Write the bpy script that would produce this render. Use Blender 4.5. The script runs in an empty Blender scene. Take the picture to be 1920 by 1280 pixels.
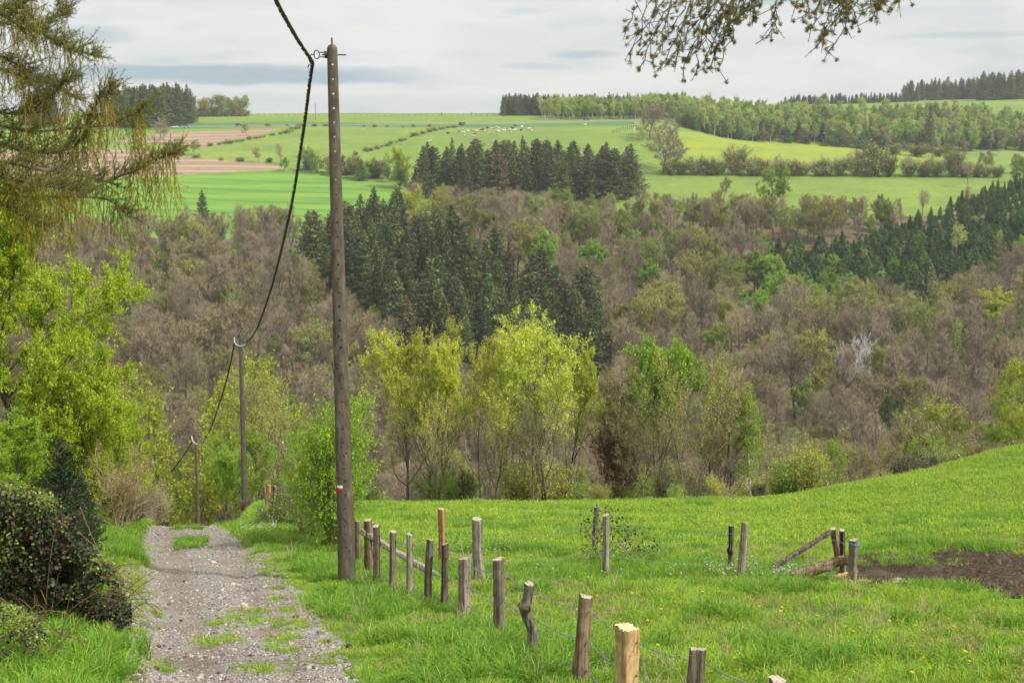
import bpy, math, random
import numpy as np
from mathutils import Vector, noise as mnoise

# ---------------------------------------------------------------- camera, sky, sun, exposure
SC = bpy.context.scene
COL = SC.collection
F0, PITCH, HOR = 2400.0, math.atan(415 / 2400.0), 225.0     # focal length in photo pixels, tilt down
CT, ST = math.cos(PITCH), math.sin(PITCH)
cam = bpy.data.cameras.new('camera'); cam_o = bpy.data.objects.new('camera', cam); COL.objects.link(cam_o)
cam.sensor_width = 36.0; cam.lens = F0 / 1920 * 36.0; cam.clip_start = 0.1; cam.clip_end = 9000
cam_o.location = (0, 0, 0); cam_o.rotation_euler = (math.pi / 2 - PITCH, 0, 0)
SC.camera = cam_o
SC.view_settings.view_transform = 'Standard'; SC.view_settings.look = 'None'
SC.view_settings.exposure = 0.78; SC.view_settings.gamma = 1.0
SC.cycles.max_bounces = 6; SC.cycles.diffuse_bounces = 4; SC.cycles.transmission_bounces = 3
SC.cycles.transparent_max_bounces = 4; SC.cycles.volume_bounces = 0; SC.cycles.glossy_bounces = 2
SC.cycles.use_adaptive_sampling = True; SC.cycles.adaptive_threshold = 0.01; SC.cycles.use_denoising = True
SC.cycles.sample_clamp_indirect = 4.0

SUN_EL, SUN_AZ = 48.0, 125.0      # azimuth clockwise from +Y (view direction)
sun = bpy.data.lights.new('sun', 'SUN'); sun_o = bpy.data.objects.new('sun', sun); COL.objects.link(sun_o)
sun.energy = 3.0; sun.angle = math.radians(5); sun.color = (1.0, 0.95, 0.86)
_a, _e = math.radians(SUN_AZ), math.radians(SUN_EL)
sd = Vector((math.sin(_a) * math.cos(_e), math.cos(_a) * math.cos(_e), math.sin(_e)))
sun_o.rotation_euler = (-sd).to_track_quat('-Z', 'Y').to_euler()

W = bpy.data.worlds.new('World'); SC.world = W; W.use_nodes = True
def world_nodes():
    nt = W.node_tree; nt.nodes.clear(); N = nt.nodes.new; L = nt.links.new
    out = N('ShaderNodeOutputWorld'); sky = N('ShaderNodeTexSky'); sky.sky_type = 'NISHITA'; sky.sun_disc = False
    sky.sun_elevation = _e; sky.sun_rotation = _a; sky.air_density = 1.2; sky.dust_density = 2.0
    bg1 = N('ShaderNodeBackground'); bg1.inputs[1].default_value = 0.09; L(sky.outputs[0], bg1.inputs[0])
    geo = N('ShaderNodeNewGeometry'); sep = N('ShaderNodeSeparateXYZ'); inc = N('ShaderNodeVectorMath'); inc.operation = 'SCALE'
    inc.inputs['Scale'].default_value = -1.0; L(geo.outputs['Incoming'], inc.inputs[0]); L(inc.outputs[0], sep.inputs[0])
    def M(op, a, b=None, c=None, clamp=False):
        m = N('ShaderNodeMath'); m.operation = op; m.use_clamp = clamp
        for i, v in enumerate((a, b, c)):
            if v is None: continue
            if isinstance(v, (int, float)): m.inputs[i].default_value = v
            else: L(v, m.inputs[i])
        return m.outputs[0]
    X, Y, Z = sep.outputs
    az = M('ARCTAN2', X, Y); el = M('ARCSINE', Z)
    cmb = N('ShaderNodeCombineXYZ'); L(M('MULTIPLY', az, 5.0), cmb.inputs[0]); L(M('MULTIPLY', el, 22.0), cmb.inputs[1])
    def noise(vec, sc, det, off=0.0):
        n = N('ShaderNodeTexNoise'); n.noise_dimensions = '3D'; n.inputs['Scale'].default_value = sc; n.inputs['Detail'].default_value = det
        a = N('ShaderNodeVectorMath'); a.operation = 'ADD'; a.inputs[1].default_value = (off, off * 2, off * 3); L(vec, a.inputs[0])
        L(a.outputs[0], n.inputs['Vector']); return n.outputs['Fac']
    n1 = noise(cmb.outputs[0], 0.9, 5, 3.1); n2 = noise(cmb.outputs[0], 3.2, 6, 7.7); n3 = noise(cmb.outputs[0], 7.0, 4, 1.7)
    # soft long cloud banks: (azimuth, elevation, half-width, half-height, amount)
    acc = None
    for (a0, e0, wa, we, k) in [(-0.215, 0.0335, 0.165, 0.0085, 1.0), (-0.31, 0.0615, 0.035, 0.0085, 0.55), (0.27, 0.098, 0.25, 0.014, 0.95),
                                (0.06, 0.049, 0.03, 0.0035, 0.45), (0.01, 0.081, 0.02, 0.003, 0.3), (0.34, 0.060, 0.06, 0.003, .3), (-0.18, 0.010, 0.3, 0.010, 0.30),
                                (0.13, 0.125, 0.30, 0.02, 0.6), (-0.1, 0.2, 0.5, 0.03, 0.8), (0.02,0.040,0.03,0.003,0.35)]:
        e_ = M('ADD', el, M('MULTIPLY', M('SUBTRACT', n2, 0.5), we * 1.5)); a_ = M('ADD', az, M('MULTIPLY', M('SUBTRACT', n1, 0.5), wa * 0.9))
        dx = M('DIVIDE', M('SUBTRACT', a_, a0), wa); dy = M('DIVIDE', M('SUBTRACT', e_, e0), we)
        # steeper lower edge than upper edge
        r2 = M('ADD', M('POWER', M('ABSOLUTE', dx), 2.6), M('POWER', M('ABSOLUTE', dy), 2.2))
        g = M('MULTIPLY', M('SUBTRACT', 1.0, r2, clamp=True), k)
        g = M('MULTIPLY', g, M('MULTIPLY_ADD', n3, 0.8, 0.6))
        acc = g if acc is None else M('MAXIMUM', acc, g)
    soft = M('ADD', M('MULTIPLY', M('SUBTRACT', n1, 0.44, clamp=True), 1.3), M('MULTIPLY', M('SUBTRACT', n2, 0.48, clamp=True), 1.1))
    fac = M('ADD', acc, soft, clamp=True)
    mix = N('ShaderNodeMix'); mix.data_type = 'RGBA'; L(fac, mix.inputs['Factor'])
    mix.inputs[6].default_value = (0.50, 0.50, 0.487, 1); mix.inputs[7].default_value = (0.235, 0.30, 0.345, 1)
    # slightly brighter wisps
    wisp = M('MULTIPLY', M('SUBTRACT', n2, 0.55, clamp=True), 0.35)
    add = N('ShaderNodeMix'); add.data_type = 'RGBA'; L(wisp, add.inputs['Factor']); L(mix.outputs[2], add.inputs[6]); add.inputs[7].default_value = (0.56, 0.55, 0.53, 1)
    # overhead cloud is thinner and brighter
    up = M('MULTIPLY', M('SUBTRACT', Z, 0.22, clamp=True), 0.9, clamp=True)
    top = N('ShaderNodeMix'); top.data_type = 'RGBA'; L(up, top.inputs['Factor']); L(add.outputs[2], top.inputs[6]); top.inputs[7].default_value = (1.22, 1.22, 1.2, 1)
    bg2 = N('ShaderNodeBackground'); L(top.outputs[2], bg2.inputs[0]); bg2.inputs[1].default_value = 1.0
    ms = N('ShaderNodeMixShader'); ms.inputs[0].default_value = 0.9; L(bg1.outputs[0], ms.inputs[1]); L(bg2.outputs[0], ms.inputs[2])
    L(ms.outputs[0], out.inputs[0])
world_nodes()

# ---------------------------------------------------------------- photo pixel <-> world
def ray(x, y):
    v = 640.0 - y
    return (x - 960.0), F0 * CT + v * ST, -F0 * ST + v * CT
def P(x, y, D):
    a, b, c = ray(x, y); return Vector((a / b * D, D, c / b * D))
def tany(y):
    a, b, c = ray(960, y); return c / b
def ppm(D): return F0 / D * 1.0            # photo pixels per metre
def to_px(X, Y, Z):
    d = Y * CT - Z * ST; u = Y * ST + Z * CT
    return 960 + F0 * X / d, 640 - F0 * u / d

# ---------------------------------------------------------------- terrain
UA = np.array([-600, 0, 200, 265, 425, 470, 700, 960, 1200, 1450, 1700, 1920, 2500.])
DN = np.array([0, 15, 30, 44, 52, 60, 73, 85, 100, 120, 160, 200, 240.])
NEAR = {  # offsets from the sloping plane z = -(3 + .257 D)
 -600: [.3, .5, .8, .8, .3, -.5, -1.5, -3, -6, -10, -19, -24, -20], 0: [.2, .4, .6, .6, .2, -.6, -1.6, -3, -6, -10, -19, -24, -20],
 200: [.1, .3, .4, .3, -.3, -1.0, -2.0, -3.5, -6.3, -11, -19, -24, -20], 265: [0, 0, 0, 0, -.8, -1.6, -2.6, -4, -6.6, -12, -20, -24, -20],
 425: [0, 0, 0, 0, -.7, -1.4, -2.5, -4, -7, -13, -20, -24, -20], 470: [0, 0, .1, .35, .2, -.1, -.85, -3, -7.5, -14, -20, -24, -20],
 700: [0, 0, 0, .1, 0, .0, -1.3, -3.5, -8, -15, -20, -24, -20], 960: [0, 0, 0, .0, 0, 0, -1.2, -3.5, -8, -15, -20, -24, -20],
 1200: [0, 0, 0, .0, 0, 0.05, -1.2, -3.5, -8, -15, -20, -24, -20], 1450: [0, 0, 0, .1, .1, .2, -.6, -3, -7, -14, -20, -24, -20],
 1700: [0, 0, .1, .4, .7, 1.1, .8, -1, -6, -12, -20, -24, -20], 1920: [0, 0, .2, .8, 1.2, 1.7, 2.6, 2.6, 1.0, -6, -18, -24, -20],
 2500: [0, .1, .5, 1.4, 2.2, 3.2, 4.6, 5.2, 5, -1, -14, -22, -20]}
DF = np.array([330, 400, 450, 500, 560, 620, 700, 800, 900, 1000, 1200, 1500, 2200, 3400.])
FAR = {
 0: [720, 560, 480, 415, 350, 318, 280, 245, 228, 217, 214, 216, 232, 250], 700: [720, 570, 490, 428, 370, 325, 275, 240, 226, 216, 213, 216, 232, 250],
 960: [725, 575, 500, 430, 375, 325, 262, 236, 224, 215, 213, 217, 232, 250], 1200: [740, 600, 520, 440, 375, 318, 248, 235, 225, 214.5, 213, 218, 235, 250],
 1450: [740, 605, 522, 440, 366, 322, 270, 285, 280, 240, 205, 196, 215, 250], 1700: [740, 600, 515, 435, 362, 325, 286, 300, 290, 240, 197, 188, 205, 250],
 1920: [735, 590, 505, 430, 360, 328, 296, 302, 290, 240, 192, 182, 200, 250]}
DALL = np.concatenate([DN, DF])
def _table():
    T = np.zeros((len(UA), len(DALL)))
    fu = sorted(FAR)
    for i, u in enumerate(UA):
        off = np.array(NEAR[int(u)]); near = -(3 + .257 * DN) + off
        yf = np.array([np.interp(u, fu, [FAR[k][j] for k in fu]) for j in range(len(DF))])
        far = np.array([tany(y) * d for y, d in zip(yf, DF)])
        T[i] = np.concatenate([near, far])
    return T
_T = _table()
def _pchip(x, y, xi):
    h = np.diff(x); dl = np.diff(y) / h; m = np.zeros_like(y)
    for k in range(1, len(x) - 1):
        m[k] = 0 if dl[k - 1] * dl[k] <= 0 else 3 * (h[k - 1] + h[k]) / ((2 * h[k] + h[k - 1]) / dl[k - 1] + (h[k] + 2 * h[k - 1]) / dl[k])
    m[0], m[-1] = dl[0], dl[-1]
    k = np.clip(np.searchsorted(x, xi) - 1, 0, len(x) - 2); t = (xi - x[k]) / h[k]
    return ((1 + 2 * t) * (1 - t) ** 2) * y[k] + t * (1 - t) ** 2 * h[k] * m[k] + t * t * (3 - 2 * t) * y[k + 1] + t * t * (t - 1) * h[k] * m[k + 1]
UG = np.linspace(-600, 2500, 621); DG = np.concatenate([np.arange(0, 120, .5), np.arange(120, 3400.1, 2.0)])
_Z1 = np.array([_pchip(DALL, _T[i], DG) for i in range(len(UA))])
ZG = np.array([_pchip(UA, _Z1[:, j], UG) for j in range(len(DG))]).T
def _vnoise(x, y, s, seed):
    x = x / s + seed * 17.3; y = y / s - seed * 9.1
    xi = np.floor(x).astype(np.int64); yi = np.floor(y).astype(np.int64); fx = x - xi; fy = y - yi
    fx = fx * fx * (3 - 2 * fx); fy = fy * fy * (3 - 2 * fy)
    def hsh(a, b):
        n = (a * 374761393 + b * 668265263 + seed * 1442695) & 0x7fffffff; n = ((n ^ (n >> 13)) * 1274126177) & 0x7fffffff
        return ((n ^ (n >> 16)) & 0xffff) / 65535.0
    return (hsh(xi, yi) * (1 - fx) + hsh(xi + 1, yi) * fx) * (1 - fy) + (hsh(xi, yi + 1) * (1 - fx) + hsh(xi + 1, yi + 1) * fx) * fy
def path_c(D): return -3.25 - .2885 * (D - 14.7) - np.where(D > 48, (np.maximum(D, 48) - 48) ** 2 * .004, 0)     # path centre X
def path_w(D): return np.interp(D, [0, 14.7, 25, 44, 60], [1.3, 1.36, 1.68, 1.55, 1.5])                       # half width
def sunk(X, Y): return (1 - np.clip((np.abs(X - path_c(Y)) - path_w(Y) + .40) / .34, 0, 1)) * (np.asarray(Y) < 75)    # the bed cut under the gravel
def hgt(X, Y):
    X = np.asarray(X, float); Y = np.asarray(Y, float); Yc = np.maximum(Y, 4.0)
    u = np.clip(X / Yc * 2400 + 960, -599.9, 2499.9); D = np.clip(Y, 0, 3399)
    fi = (u + 600) / 5.0; i = np.clip(fi.astype(int), 0, len(UG) - 2); a = fi - i
    j = np.clip(np.searchsorted(DG, D) - 1, 0, len(DG) - 2); b = (D - DG[j]) / (DG[j + 1] - DG[j])
    z = (ZG[i, j] * (1 - a) + ZG[i + 1, j] * a) * (1 - b) + (ZG[i, j + 1] * (1 - a) + ZG[i + 1, j + 1] * a) * b
    q = np.clip(np.abs(X - path_c(Y)) / 2.2 - .8, 0, 1)
    near = np.clip(1 - D / 110, 0, 1) * q
    z = z + near * ((_vnoise(X, Y, 5.0, 1) - .5) * .34 + (_vnoise(X, Y, 1.6, 2) - .5) * .16 + (_vnoise(X, Y, .5, 3) - .5) * .07)
    far = np.clip((D - 250) / 150, 0, 1)
    z = z + far * ((_vnoise(X, Y, 60., 4) - .5) * 1.6)
    z = z - sunk(X, Y) * .16
    return z
def h1(x, y): return float(hgt(np.array([x]), np.array([y]))[0])
def G(x, y, dmin=8.0, dmax=2000.0):
    """first ground point seen at photo pixel (x, y) beyond dmin"""
    a, b, c = ray(x, y); D = np.concatenate([np.arange(dmin, min(dmax, 130), .1), np.arange(max(dmin, 130), max(dmax, 131), .5)])
    D = D[D <= dmax]
    s = c / b * D - hgt(a / b * D, D)
    k = np.where(s <= 0)[0]
    d = D[k[0]] if len(k) else D[np.argmin(s / D)]
    return Vector((a / b * d, d, h1(a / b * d, d)))

# ---------------------------------------------------------------- mesh building
class Geo:
    def __init__(s): s.V = []; s.F = []; s.M = []; s.n = 0
    def add(s, V, F, m=0):
        V = np.asarray(V, float); F = np.asarray(F, int)
        if not len(V) or not len(F): return
        s.V.append(V); s.F.append(F + s.n); s.M.append(np.full(len(F), m)); s.n += len(V)
    def segs(s, A, sides=4, m=0):
        """A: rows x0 y0 z0 x1 y1 z1 r0 r1"""
        A = np.asarray(A, float)
        if not len(A): return
        p0, p1, r0, r1 = A[:, :3], A[:, 3:6], A[:, 6], A[:, 7]
        d = p1 - p0; d /= np.maximum(np.linalg.norm(d, axis=1), 1e-9)[:, None]
        ref = np.where(np.abs(d[:, 2:3]) > .9, np.array([[1., 0, 0]]), np.array([[0, 0, 1.]]))
        a = np.cross(d, ref); a /= np.maximum(np.linalg.norm(a, axis=1), 1e-9)[:, None]; b = np.cross(d, a)
        th = np.arange(sides) * 2 * math.pi / sides
        ring = a[:, None, :] * np.cos(th)[None, :, None] + b[:, None, :] * np.sin(th)[None, :, None]
        V = np.concatenate([p0[:, None] + ring * r0[:, None, None], p1[:, None] + ring * r1[:, None, None]], 1)
        k = np.arange(sides); k2 = (k + 1) % sides
        f = np.stack([k, k2, k2 + sides, k + sides], 1)
        F = (np.arange(len(A)) * 2 * sides)[:, None, None] + f[None]
        s.add(V.reshape(-1, 3), F.reshape(-1, 4), m)
    def tube(s, pts, rad, sides=8, m=0, cap=True, prof=None):
        pts = np.asarray(pts, float); n = len(pts); rad = np.asarray(rad, float) * np.ones(n)
        t = np.gradient(pts, axis=0); t /= np.maximum(np.linalg.norm(t, axis=1), 1e-9)[:, None]
        a = np.cross(t[0], [0, 0, 1.] if abs(t[0][2]) < .9 else [1., 0, 0]); a /= np.linalg.norm(a)
        R = []
        for i in range(n):
            a = a - t[i] * np.dot(a, t[i]); a /= np.linalg.norm(a); b = np.cross(t[i], a)
            th = np.arange(sides) * 2 * math.pi / sides
            rr = rad[i] * (np.ones(sides) if prof is None else prof[i])
            R.append(pts[i] + np.outer(np.cos(th) * rr, a) + np.outer(np.sin(th) * rr, b))
        V = np.concatenate(R); k = np.arange(sides); k2 = (k + 1) % sides
        F = np.concatenate([np.stack([k + i * sides, k2 + i * sides, k2 + (i + 1) * sides, k + (i + 1) * sides], 1) for i in range(n - 1)])
        s.add(V, F, m)
        if cap:
            for i0, c in ((0, pts[0]), ((n - 1) * sides, pts[-1])):
                rg = V[i0:i0 + sides]; Vc = np.concatenate([rg, [rg.mean(0)]])
                s.add(Vc, np.stack([k, k2, np.full(sides, sides)], 1), m)
    def leaves(s, C, size, rng, asp=.6, m=0, up=0.0, N=None, long=None):
        """one small pointed leaf (four corners, folded) per row of C"""
        C = np.asarray(C, float); n = len(C)
        if not n: return
        nrm = rng.normal(size=(n, 3)); nrm[:, 2] += up; nrm /= np.linalg.norm(nrm, axis=1)[:, None]
        if long is None: t = rng.normal(size=(n, 3))
        else: t = np.asarray(long, float) + rng.normal(size=(n, 3)) * .25
        a = t - nrm * (t * nrm).sum(1)[:, None]; a /= np.maximum(np.linalg.norm(a, axis=1), 1e-9)[:, None]; b = np.cross(nrm, a)
        sz = (size * rng.uniform(.6, 1.35, n))[:, None] * .5
        V = np.stack([C - a * sz, C + b * sz * asp + nrm * sz * .15, C + a * sz, C - b * sz * asp + nrm * sz * .15], 1)
        s.add(V.reshape(-1, 3), np.arange(4 * n).reshape(n, 4), m)
    def inst(s, V, F, m, pos, rotz, scl, tilt=None):
        V = np.asarray(V, float)
        for i in range(len(pos)):
            c, q = math.cos(rotz[i]), math.sin(rotz[i]); R = np.array([[c, -q, 0], [q, c, 0], [0, 0, 1.]])
            if tilt is not None: R = tilt[i] @ R
            s.add((V * scl[i]) @ R.T + pos[i], F, m)
    def box(s, c, sx, sy, sz, m=0, R=None):
        V = np.array([[x, y, z] for x in (-.5, .5) for y in (-.5, .5) for z in (-.5, .5)]) * [sx, sy, sz]
        if R is not None: V = V @ R.T
        s.add(V + np.array(c), [[0, 1, 3, 2], [4, 6, 7, 5], [0, 4, 5, 1], [2, 3, 7, 6], [0, 2, 6, 4], [1, 5, 7, 3]], m)
    def mesh(s, name, mats, smooth=False):
        me = bpy.data.meshes.new(name)
        V = np.concatenate(s.V); me.vertices.add(len(V)); me.vertices.foreach_set('co', V.astype(np.float32).ravel())
        L = np.concatenate([f.ravel() for f in s.F]); cnt = np.concatenate([np.full(len(f), f.shape[1]) for f in s.F])
        me.loops.add(len(L)); me.loops.foreach_set('vertex_index', L.astype(np.int32))
        me.polygons.add(len(cnt)); st = np.concatenate([[0], np.cumsum(cnt)[:-1]])
        me.polygons.foreach_set('loop_start', st.astype(np.int32))
        me.polygons.foreach_set('material_index', np.concatenate(s.M).astype(np.int32))
        if smooth: me.polygons.foreach_set('use_smooth', np.ones(len(cnt), bool))
        for m in (mats if isinstance(mats, (list, tuple)) else [mats]): me.materials.append(m)
        me.update(calc_edges=True); return me
    def obj(s, name, mats, parent=None, loc=None, smooth=False):
        return put(name, s.mesh(name, mats, smooth), parent, loc)
def put(name, me, parent=None, loc=None, rz=0.0, sc=1.0):
    o = bpy.data.objects.new(name, me); COL.objects.link(o)
    if parent is not None: o.parent = parent
    if loc is not None: o.location = loc
    o.rotation_euler = (0, 0, rz); o.scale = (sc, sc, sc) if isinstance(sc, (int, float)) else sc
    return o
def empty(name, loc, rz=0.0, sc=1.0): return put(name, None, None, loc, rz, sc)
def tag(o, label, cat=None, group=None, kind=None):
    if label: o['label'] = label
    if cat: o['category'] = cat
    if group: o['group'] = group
    if kind: o['kind'] = kind
    return o
def scatter(name, label, cat, protos, pos, rot, scl, idx, parent=None):
    """ONE stuff object: points carrying copies of small proto meshes"""
    me = bpy.data.meshes.new(name); n = len(pos); me.vertices.add(n); me.vertices.foreach_set('co', np.asarray(pos, np.float32).ravel())
    for nm, ty, arr in (('rot', 'FLOAT_VECTOR', rot), ('scl', 'FLOAT', scl), ('idx', 'INT', idx)):
        at = me.attributes.new(nm, ty, 'POINT')
        at.data.foreach_set('vector' if ty == 'FLOAT_VECTOR' else 'value', np.asarray(arr, np.int32 if ty == 'INT' else np.float32).ravel())
    c = bpy.data.collections.new(name + ' pieces')
    for i, pm in enumerate(protos):
        c.objects.link(bpy.data.objects.new('%s_%02d' % (name, i), pm))
    o = put(name, me, parent); tag(o, label, cat, kind='stuff')
    ng = bpy.data.node_groups.new(name, 'GeometryNodeTree'); ng.interface.new_socket('Geometry', in_out='INPUT', socket_type='NodeSocketGeometry'); ng.interface.new_socket('Geometry', in_out='OUTPUT', socket_type='NodeSocketGeometry')
    N = ng.nodes.new; L = ng.links.new
    gi, go, ip, ci = N('NodeGroupInput'), N('NodeGroupOutput'), N('GeometryNodeInstanceOnPoints'), N('GeometryNodeCollectionInfo')
    ci.inputs['Collection'].default_value = c; ci.inputs['Separate Children'].default_value = True; ci.inputs['Reset Children'].default_value = True
    def attr(nm, ty):
        a = N('GeometryNodeInputNamedAttribute'); a.data_type = ty; a.inputs[0].default_value = nm; return a.outputs[0]
    ip.inputs['Pick Instance'].default_value = True
    L(gi.outputs[0], ip.inputs['Points']); L(ci.outputs[0], ip.inputs['Instance']); L(attr('idx', 'INT'), ip.inputs['Instance Index'])
    L(attr('rot', 'FLOAT_VECTOR'), ip.inputs['Rotation']); L(attr('scl', 'FLOAT'), ip.inputs['Scale']); L(ip.outputs[0], go.inputs[0])
    md = o.modifiers.new('scatter', 'NODES'); md.node_group = ng
    return o

# ---------------------------------------------------------------- materials
def newmat(name):
    m = bpy.data.materials.new(name); m.use_nodes = True; nt = m.node_tree; nt.nodes.clear(); return m, nt, nt.nodes.new, nt.links.new
def _ramp(N, L, src, stops):
    r = N('ShaderNodeValToRGB'); e = r.color_ramp.elements
    while len(e) < len(stops): e.new(.5)
    for i, (p, c) in enumerate(stops): e[i].position = p; e[i].color = (*c, 1)
    L(src, r.inputs[0]); return r.outputs[0]
def leafmat(name, stops, trans=.35, obj_var=.12, rough=.6, spec=.15, hue=.02):
    """foliage: colour drawn per leaf, a little per plant; light passes through"""
    m, nt, N, L = newmat(name); g = N('ShaderNodeNewGeometry'); oi = N('ShaderNodeObjectInfo')
    col = _ramp(N, L, g.outputs['Random Per Island'], stops)
    hs = N('ShaderNodeHueSaturation'); L(col, hs.inputs['Color'])
    mr = N('ShaderNodeMapRange'); mr.inputs[3].default_value = 1 - obj_var * 1.6; mr.inputs[4].default_value = 1 + obj_var * 1.6; L(oi.outputs['Random'], mr.inputs[0]); L(mr.outputs[0], hs.inputs['Value'])
    mh = N('ShaderNodeMath'); mh.operation = 'MULTIPLY_ADD'; mh.inputs[1].default_value = hue * 2; mh.inputs[2].default_value = .5 - hue
    fr = N('ShaderNodeMath'); fr.operation = 'FRACT'; mm = N('ShaderNodeMath'); mm.operation = 'MULTIPLY'; mm.inputs[1].default_value = 7.31; L(oi.outputs['Random'], mm.inputs[0]); L(mm.outputs[0], fr.inputs[0]); L(fr.outputs[0], mh.inputs[0]); L(mh.outputs[0], hs.inputs['Hue'])
    d = N('ShaderNodeBsdfPrincipled'); L(hs.outputs[0], d.inputs['Base Color']); d.inputs['Roughness'].default_value = rough; d.inputs['Specular IOR Level'].default_value = spec
    t = N('ShaderNodeBsdfTranslucent'); L(hs.outputs[0], t.inputs[0]); mx = N('ShaderNodeMixShader'); mx.inputs[0].default_value = trans
    L(d.outputs[0], mx.inputs[1]); L(t.outputs[0], mx.inputs[2]); o = N('ShaderNodeOutputMaterial'); L(mx.outputs[0], o.inputs[0]); return m
def barkmat(name, c1, c2, scale=6.0, zs=.25, bump=.4, obj_var=.15, spots=None, rough=.9, coords='Object'):
    m, nt, N, L = newmat(name); tc = N('ShaderNodeTexCoord'); mp = N('ShaderNodeMapping'); mp.inputs['Scale'].default_value = (1, 1, zs); L(tc.outputs[coords], mp.inputs[0])
    n = N('ShaderNodeTexNoise'); n.inputs['Scale'].default_value = scale; n.inputs['Detail'].default_value = 6; n.inputs['Roughness'].default_value = .65; L(mp.outputs[0], n.inputs['Vector'])
    st = [(.32, c1), (.68, c2)]
    if spots: st = [(.30, c1), (.60, c2), (.74, spots)]
    col = _ramp(N, L, n.outputs['Fac'], st)
    oi = N('ShaderNodeObjectInfo'); hs = N('ShaderNodeHueSaturation'); L(col, hs.inputs['Color'])
    mr = N('ShaderNodeMapRange'); mr.inputs[3].default_value = 1 - obj_var * 1.5; mr.inputs[4].default_value = 1 + obj_var * 1.5; L(oi.outputs['Random'], mr.inputs[0]); L(mr.outputs[0], hs.inputs['Value'])
    p = N('ShaderNodeBsdfPrincipled'); L(hs.outputs[0], p.inputs['Base Color']); p.inputs['Roughness'].default_value = rough; p.inputs['Specular IOR Level'].default_value = .2
    if bump:
        b = N('ShaderNodeBump'); b.inputs['Strength'].default_value = bump; b.inputs['Distance'].default_value = .02; L(n.outputs['Fac'], b.inputs['Height']); L(b.outputs[0], p.inputs['Normal'])
    o = N('ShaderNodeOutputMaterial'); L(p.outputs[0], o.inputs[0]); return m
def plain(name, c, rough=.6, metal=0.0, spec=.4):
    m, nt, N, L = newmat(name); p = N('ShaderNodeBsdfPrincipled'); n = N('ShaderNodeTexNoise'); n.inputs['Scale'].default_value = 14
    tc = N('ShaderNodeTexCoord'); L(tc.outputs['Object'], n.inputs['Vector'])
    col = _ramp(N, L, n.outputs['Fac'], [(.3, tuple(x * .75 for x in c)), (.7, tuple(min(1, x * 1.2) for x in c))]); L(col, p.inputs['Base Color'])
    p.inputs['Roughness'].default_value = rough; p.inputs['Metallic'].default_value = metal; p.inputs['Specular IOR Level'].default_value = spec
    o = N('ShaderNodeOutputMaterial'); L(p.outputs[0], o.inputs[0]); return m
def groundmat(name, layers, bump=.0, bscale=8, bdist=.05, rows=None):
    """layers: (scale, stretch_y, lo, hi, colour) painted one over another by noise; first is the base"""
    m, nt, N, L = newmat(name); tc = N('ShaderNodeTexCoord'); cur = None
    for (sc, sy, lo, hi, c) in layers:
        if cur is None:
            r = N('ShaderNodeRGB'); r.outputs[0].default_value = (*c, 1); cur = r.outputs[0]; continue
        mp = N('ShaderNodeMapping'); mp.inputs['Scale'].default_value = (1, sy, 1); L(tc.outputs['Object'], mp.inputs[0])
        n = N('ShaderNodeTexNoise'); n.inputs['Scale'].default_value = sc; n.inputs['Detail'].default_value = 6; n.inputs['Roughness'].default_value = .6; L(mp.outputs[0], n.inputs['Vector'])
        mr = N('ShaderNodeMapRange'); mr.inputs[1].default_value = lo; mr.inputs[2].default_value = hi; L(n.outputs['Fac'], mr.inputs[0])
        mx = N('ShaderNodeMix'); mx.data_type = 'RGBA'; L(mr.outputs[0], mx.inputs['Factor']); L(cur, mx.inputs[6]); mx.inputs[7].default_value = (*c, 1); cur = mx.outputs[2]
    if rows:      # drill rows and tractor lines: (lines per metre, angle, lo, hi, colour)
        for (sc, ang, lo, hi, c) in rows:
            mp = N('ShaderNodeMapping'); mp.inputs['Rotation'].default_value = (0, 0, math.radians(ang)); L(tc.outputs['Object'], mp.inputs[0]); w = N('ShaderNodeTexWave'); w.bands_direction = 'Y'; w.inputs['Scale'].default_value = sc; w.inputs['Distortion'].default_value = 2.2; w.inputs['Detail'].default_value = 3; w.inputs['Detail Scale'].default_value = .25; L(mp.outputs[0], w.inputs[0])
            mr = N('ShaderNodeMapRange'); mr.inputs[1].default_value = lo; mr.inputs[2].default_value = hi; mr.inputs[4].default_value = .8; L(w.outputs['Fac'], mr.inputs[0]); mx = N('ShaderNodeMix'); mx.data_type = 'RGBA'; L(mr.outputs[0], mx.inputs['Factor']); L(cur, mx.inputs[6]); mx.inputs[7].default_value = (*c, 1); cur = mx.outputs[2]
    p = N('ShaderNodeBsdfPrincipled'); L(cur, p.inputs['Base Color']); p.inputs['Roughness'].default_value = .95; p.inputs['Specular IOR Level'].default_value = .1
    if bump:
        n = N('ShaderNodeTexNoise'); n.inputs['Scale'].default_value = bscale; n.inputs['Detail'].default_value = 8; L(tc.outputs['Object'], n.inputs['Vector'])
        b = N('ShaderNodeBump'); b.inputs['Strength'].default_value = bump; b.inputs['Distance'].default_value = bdist; L(n.outputs['Fac'], b.inputs['Height']); L(b.outputs[0], p.inputs['Normal'])
    o = N('ShaderNodeOutputMaterial'); L(p.outputs[0], o.inputs[0]); return m
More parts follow.
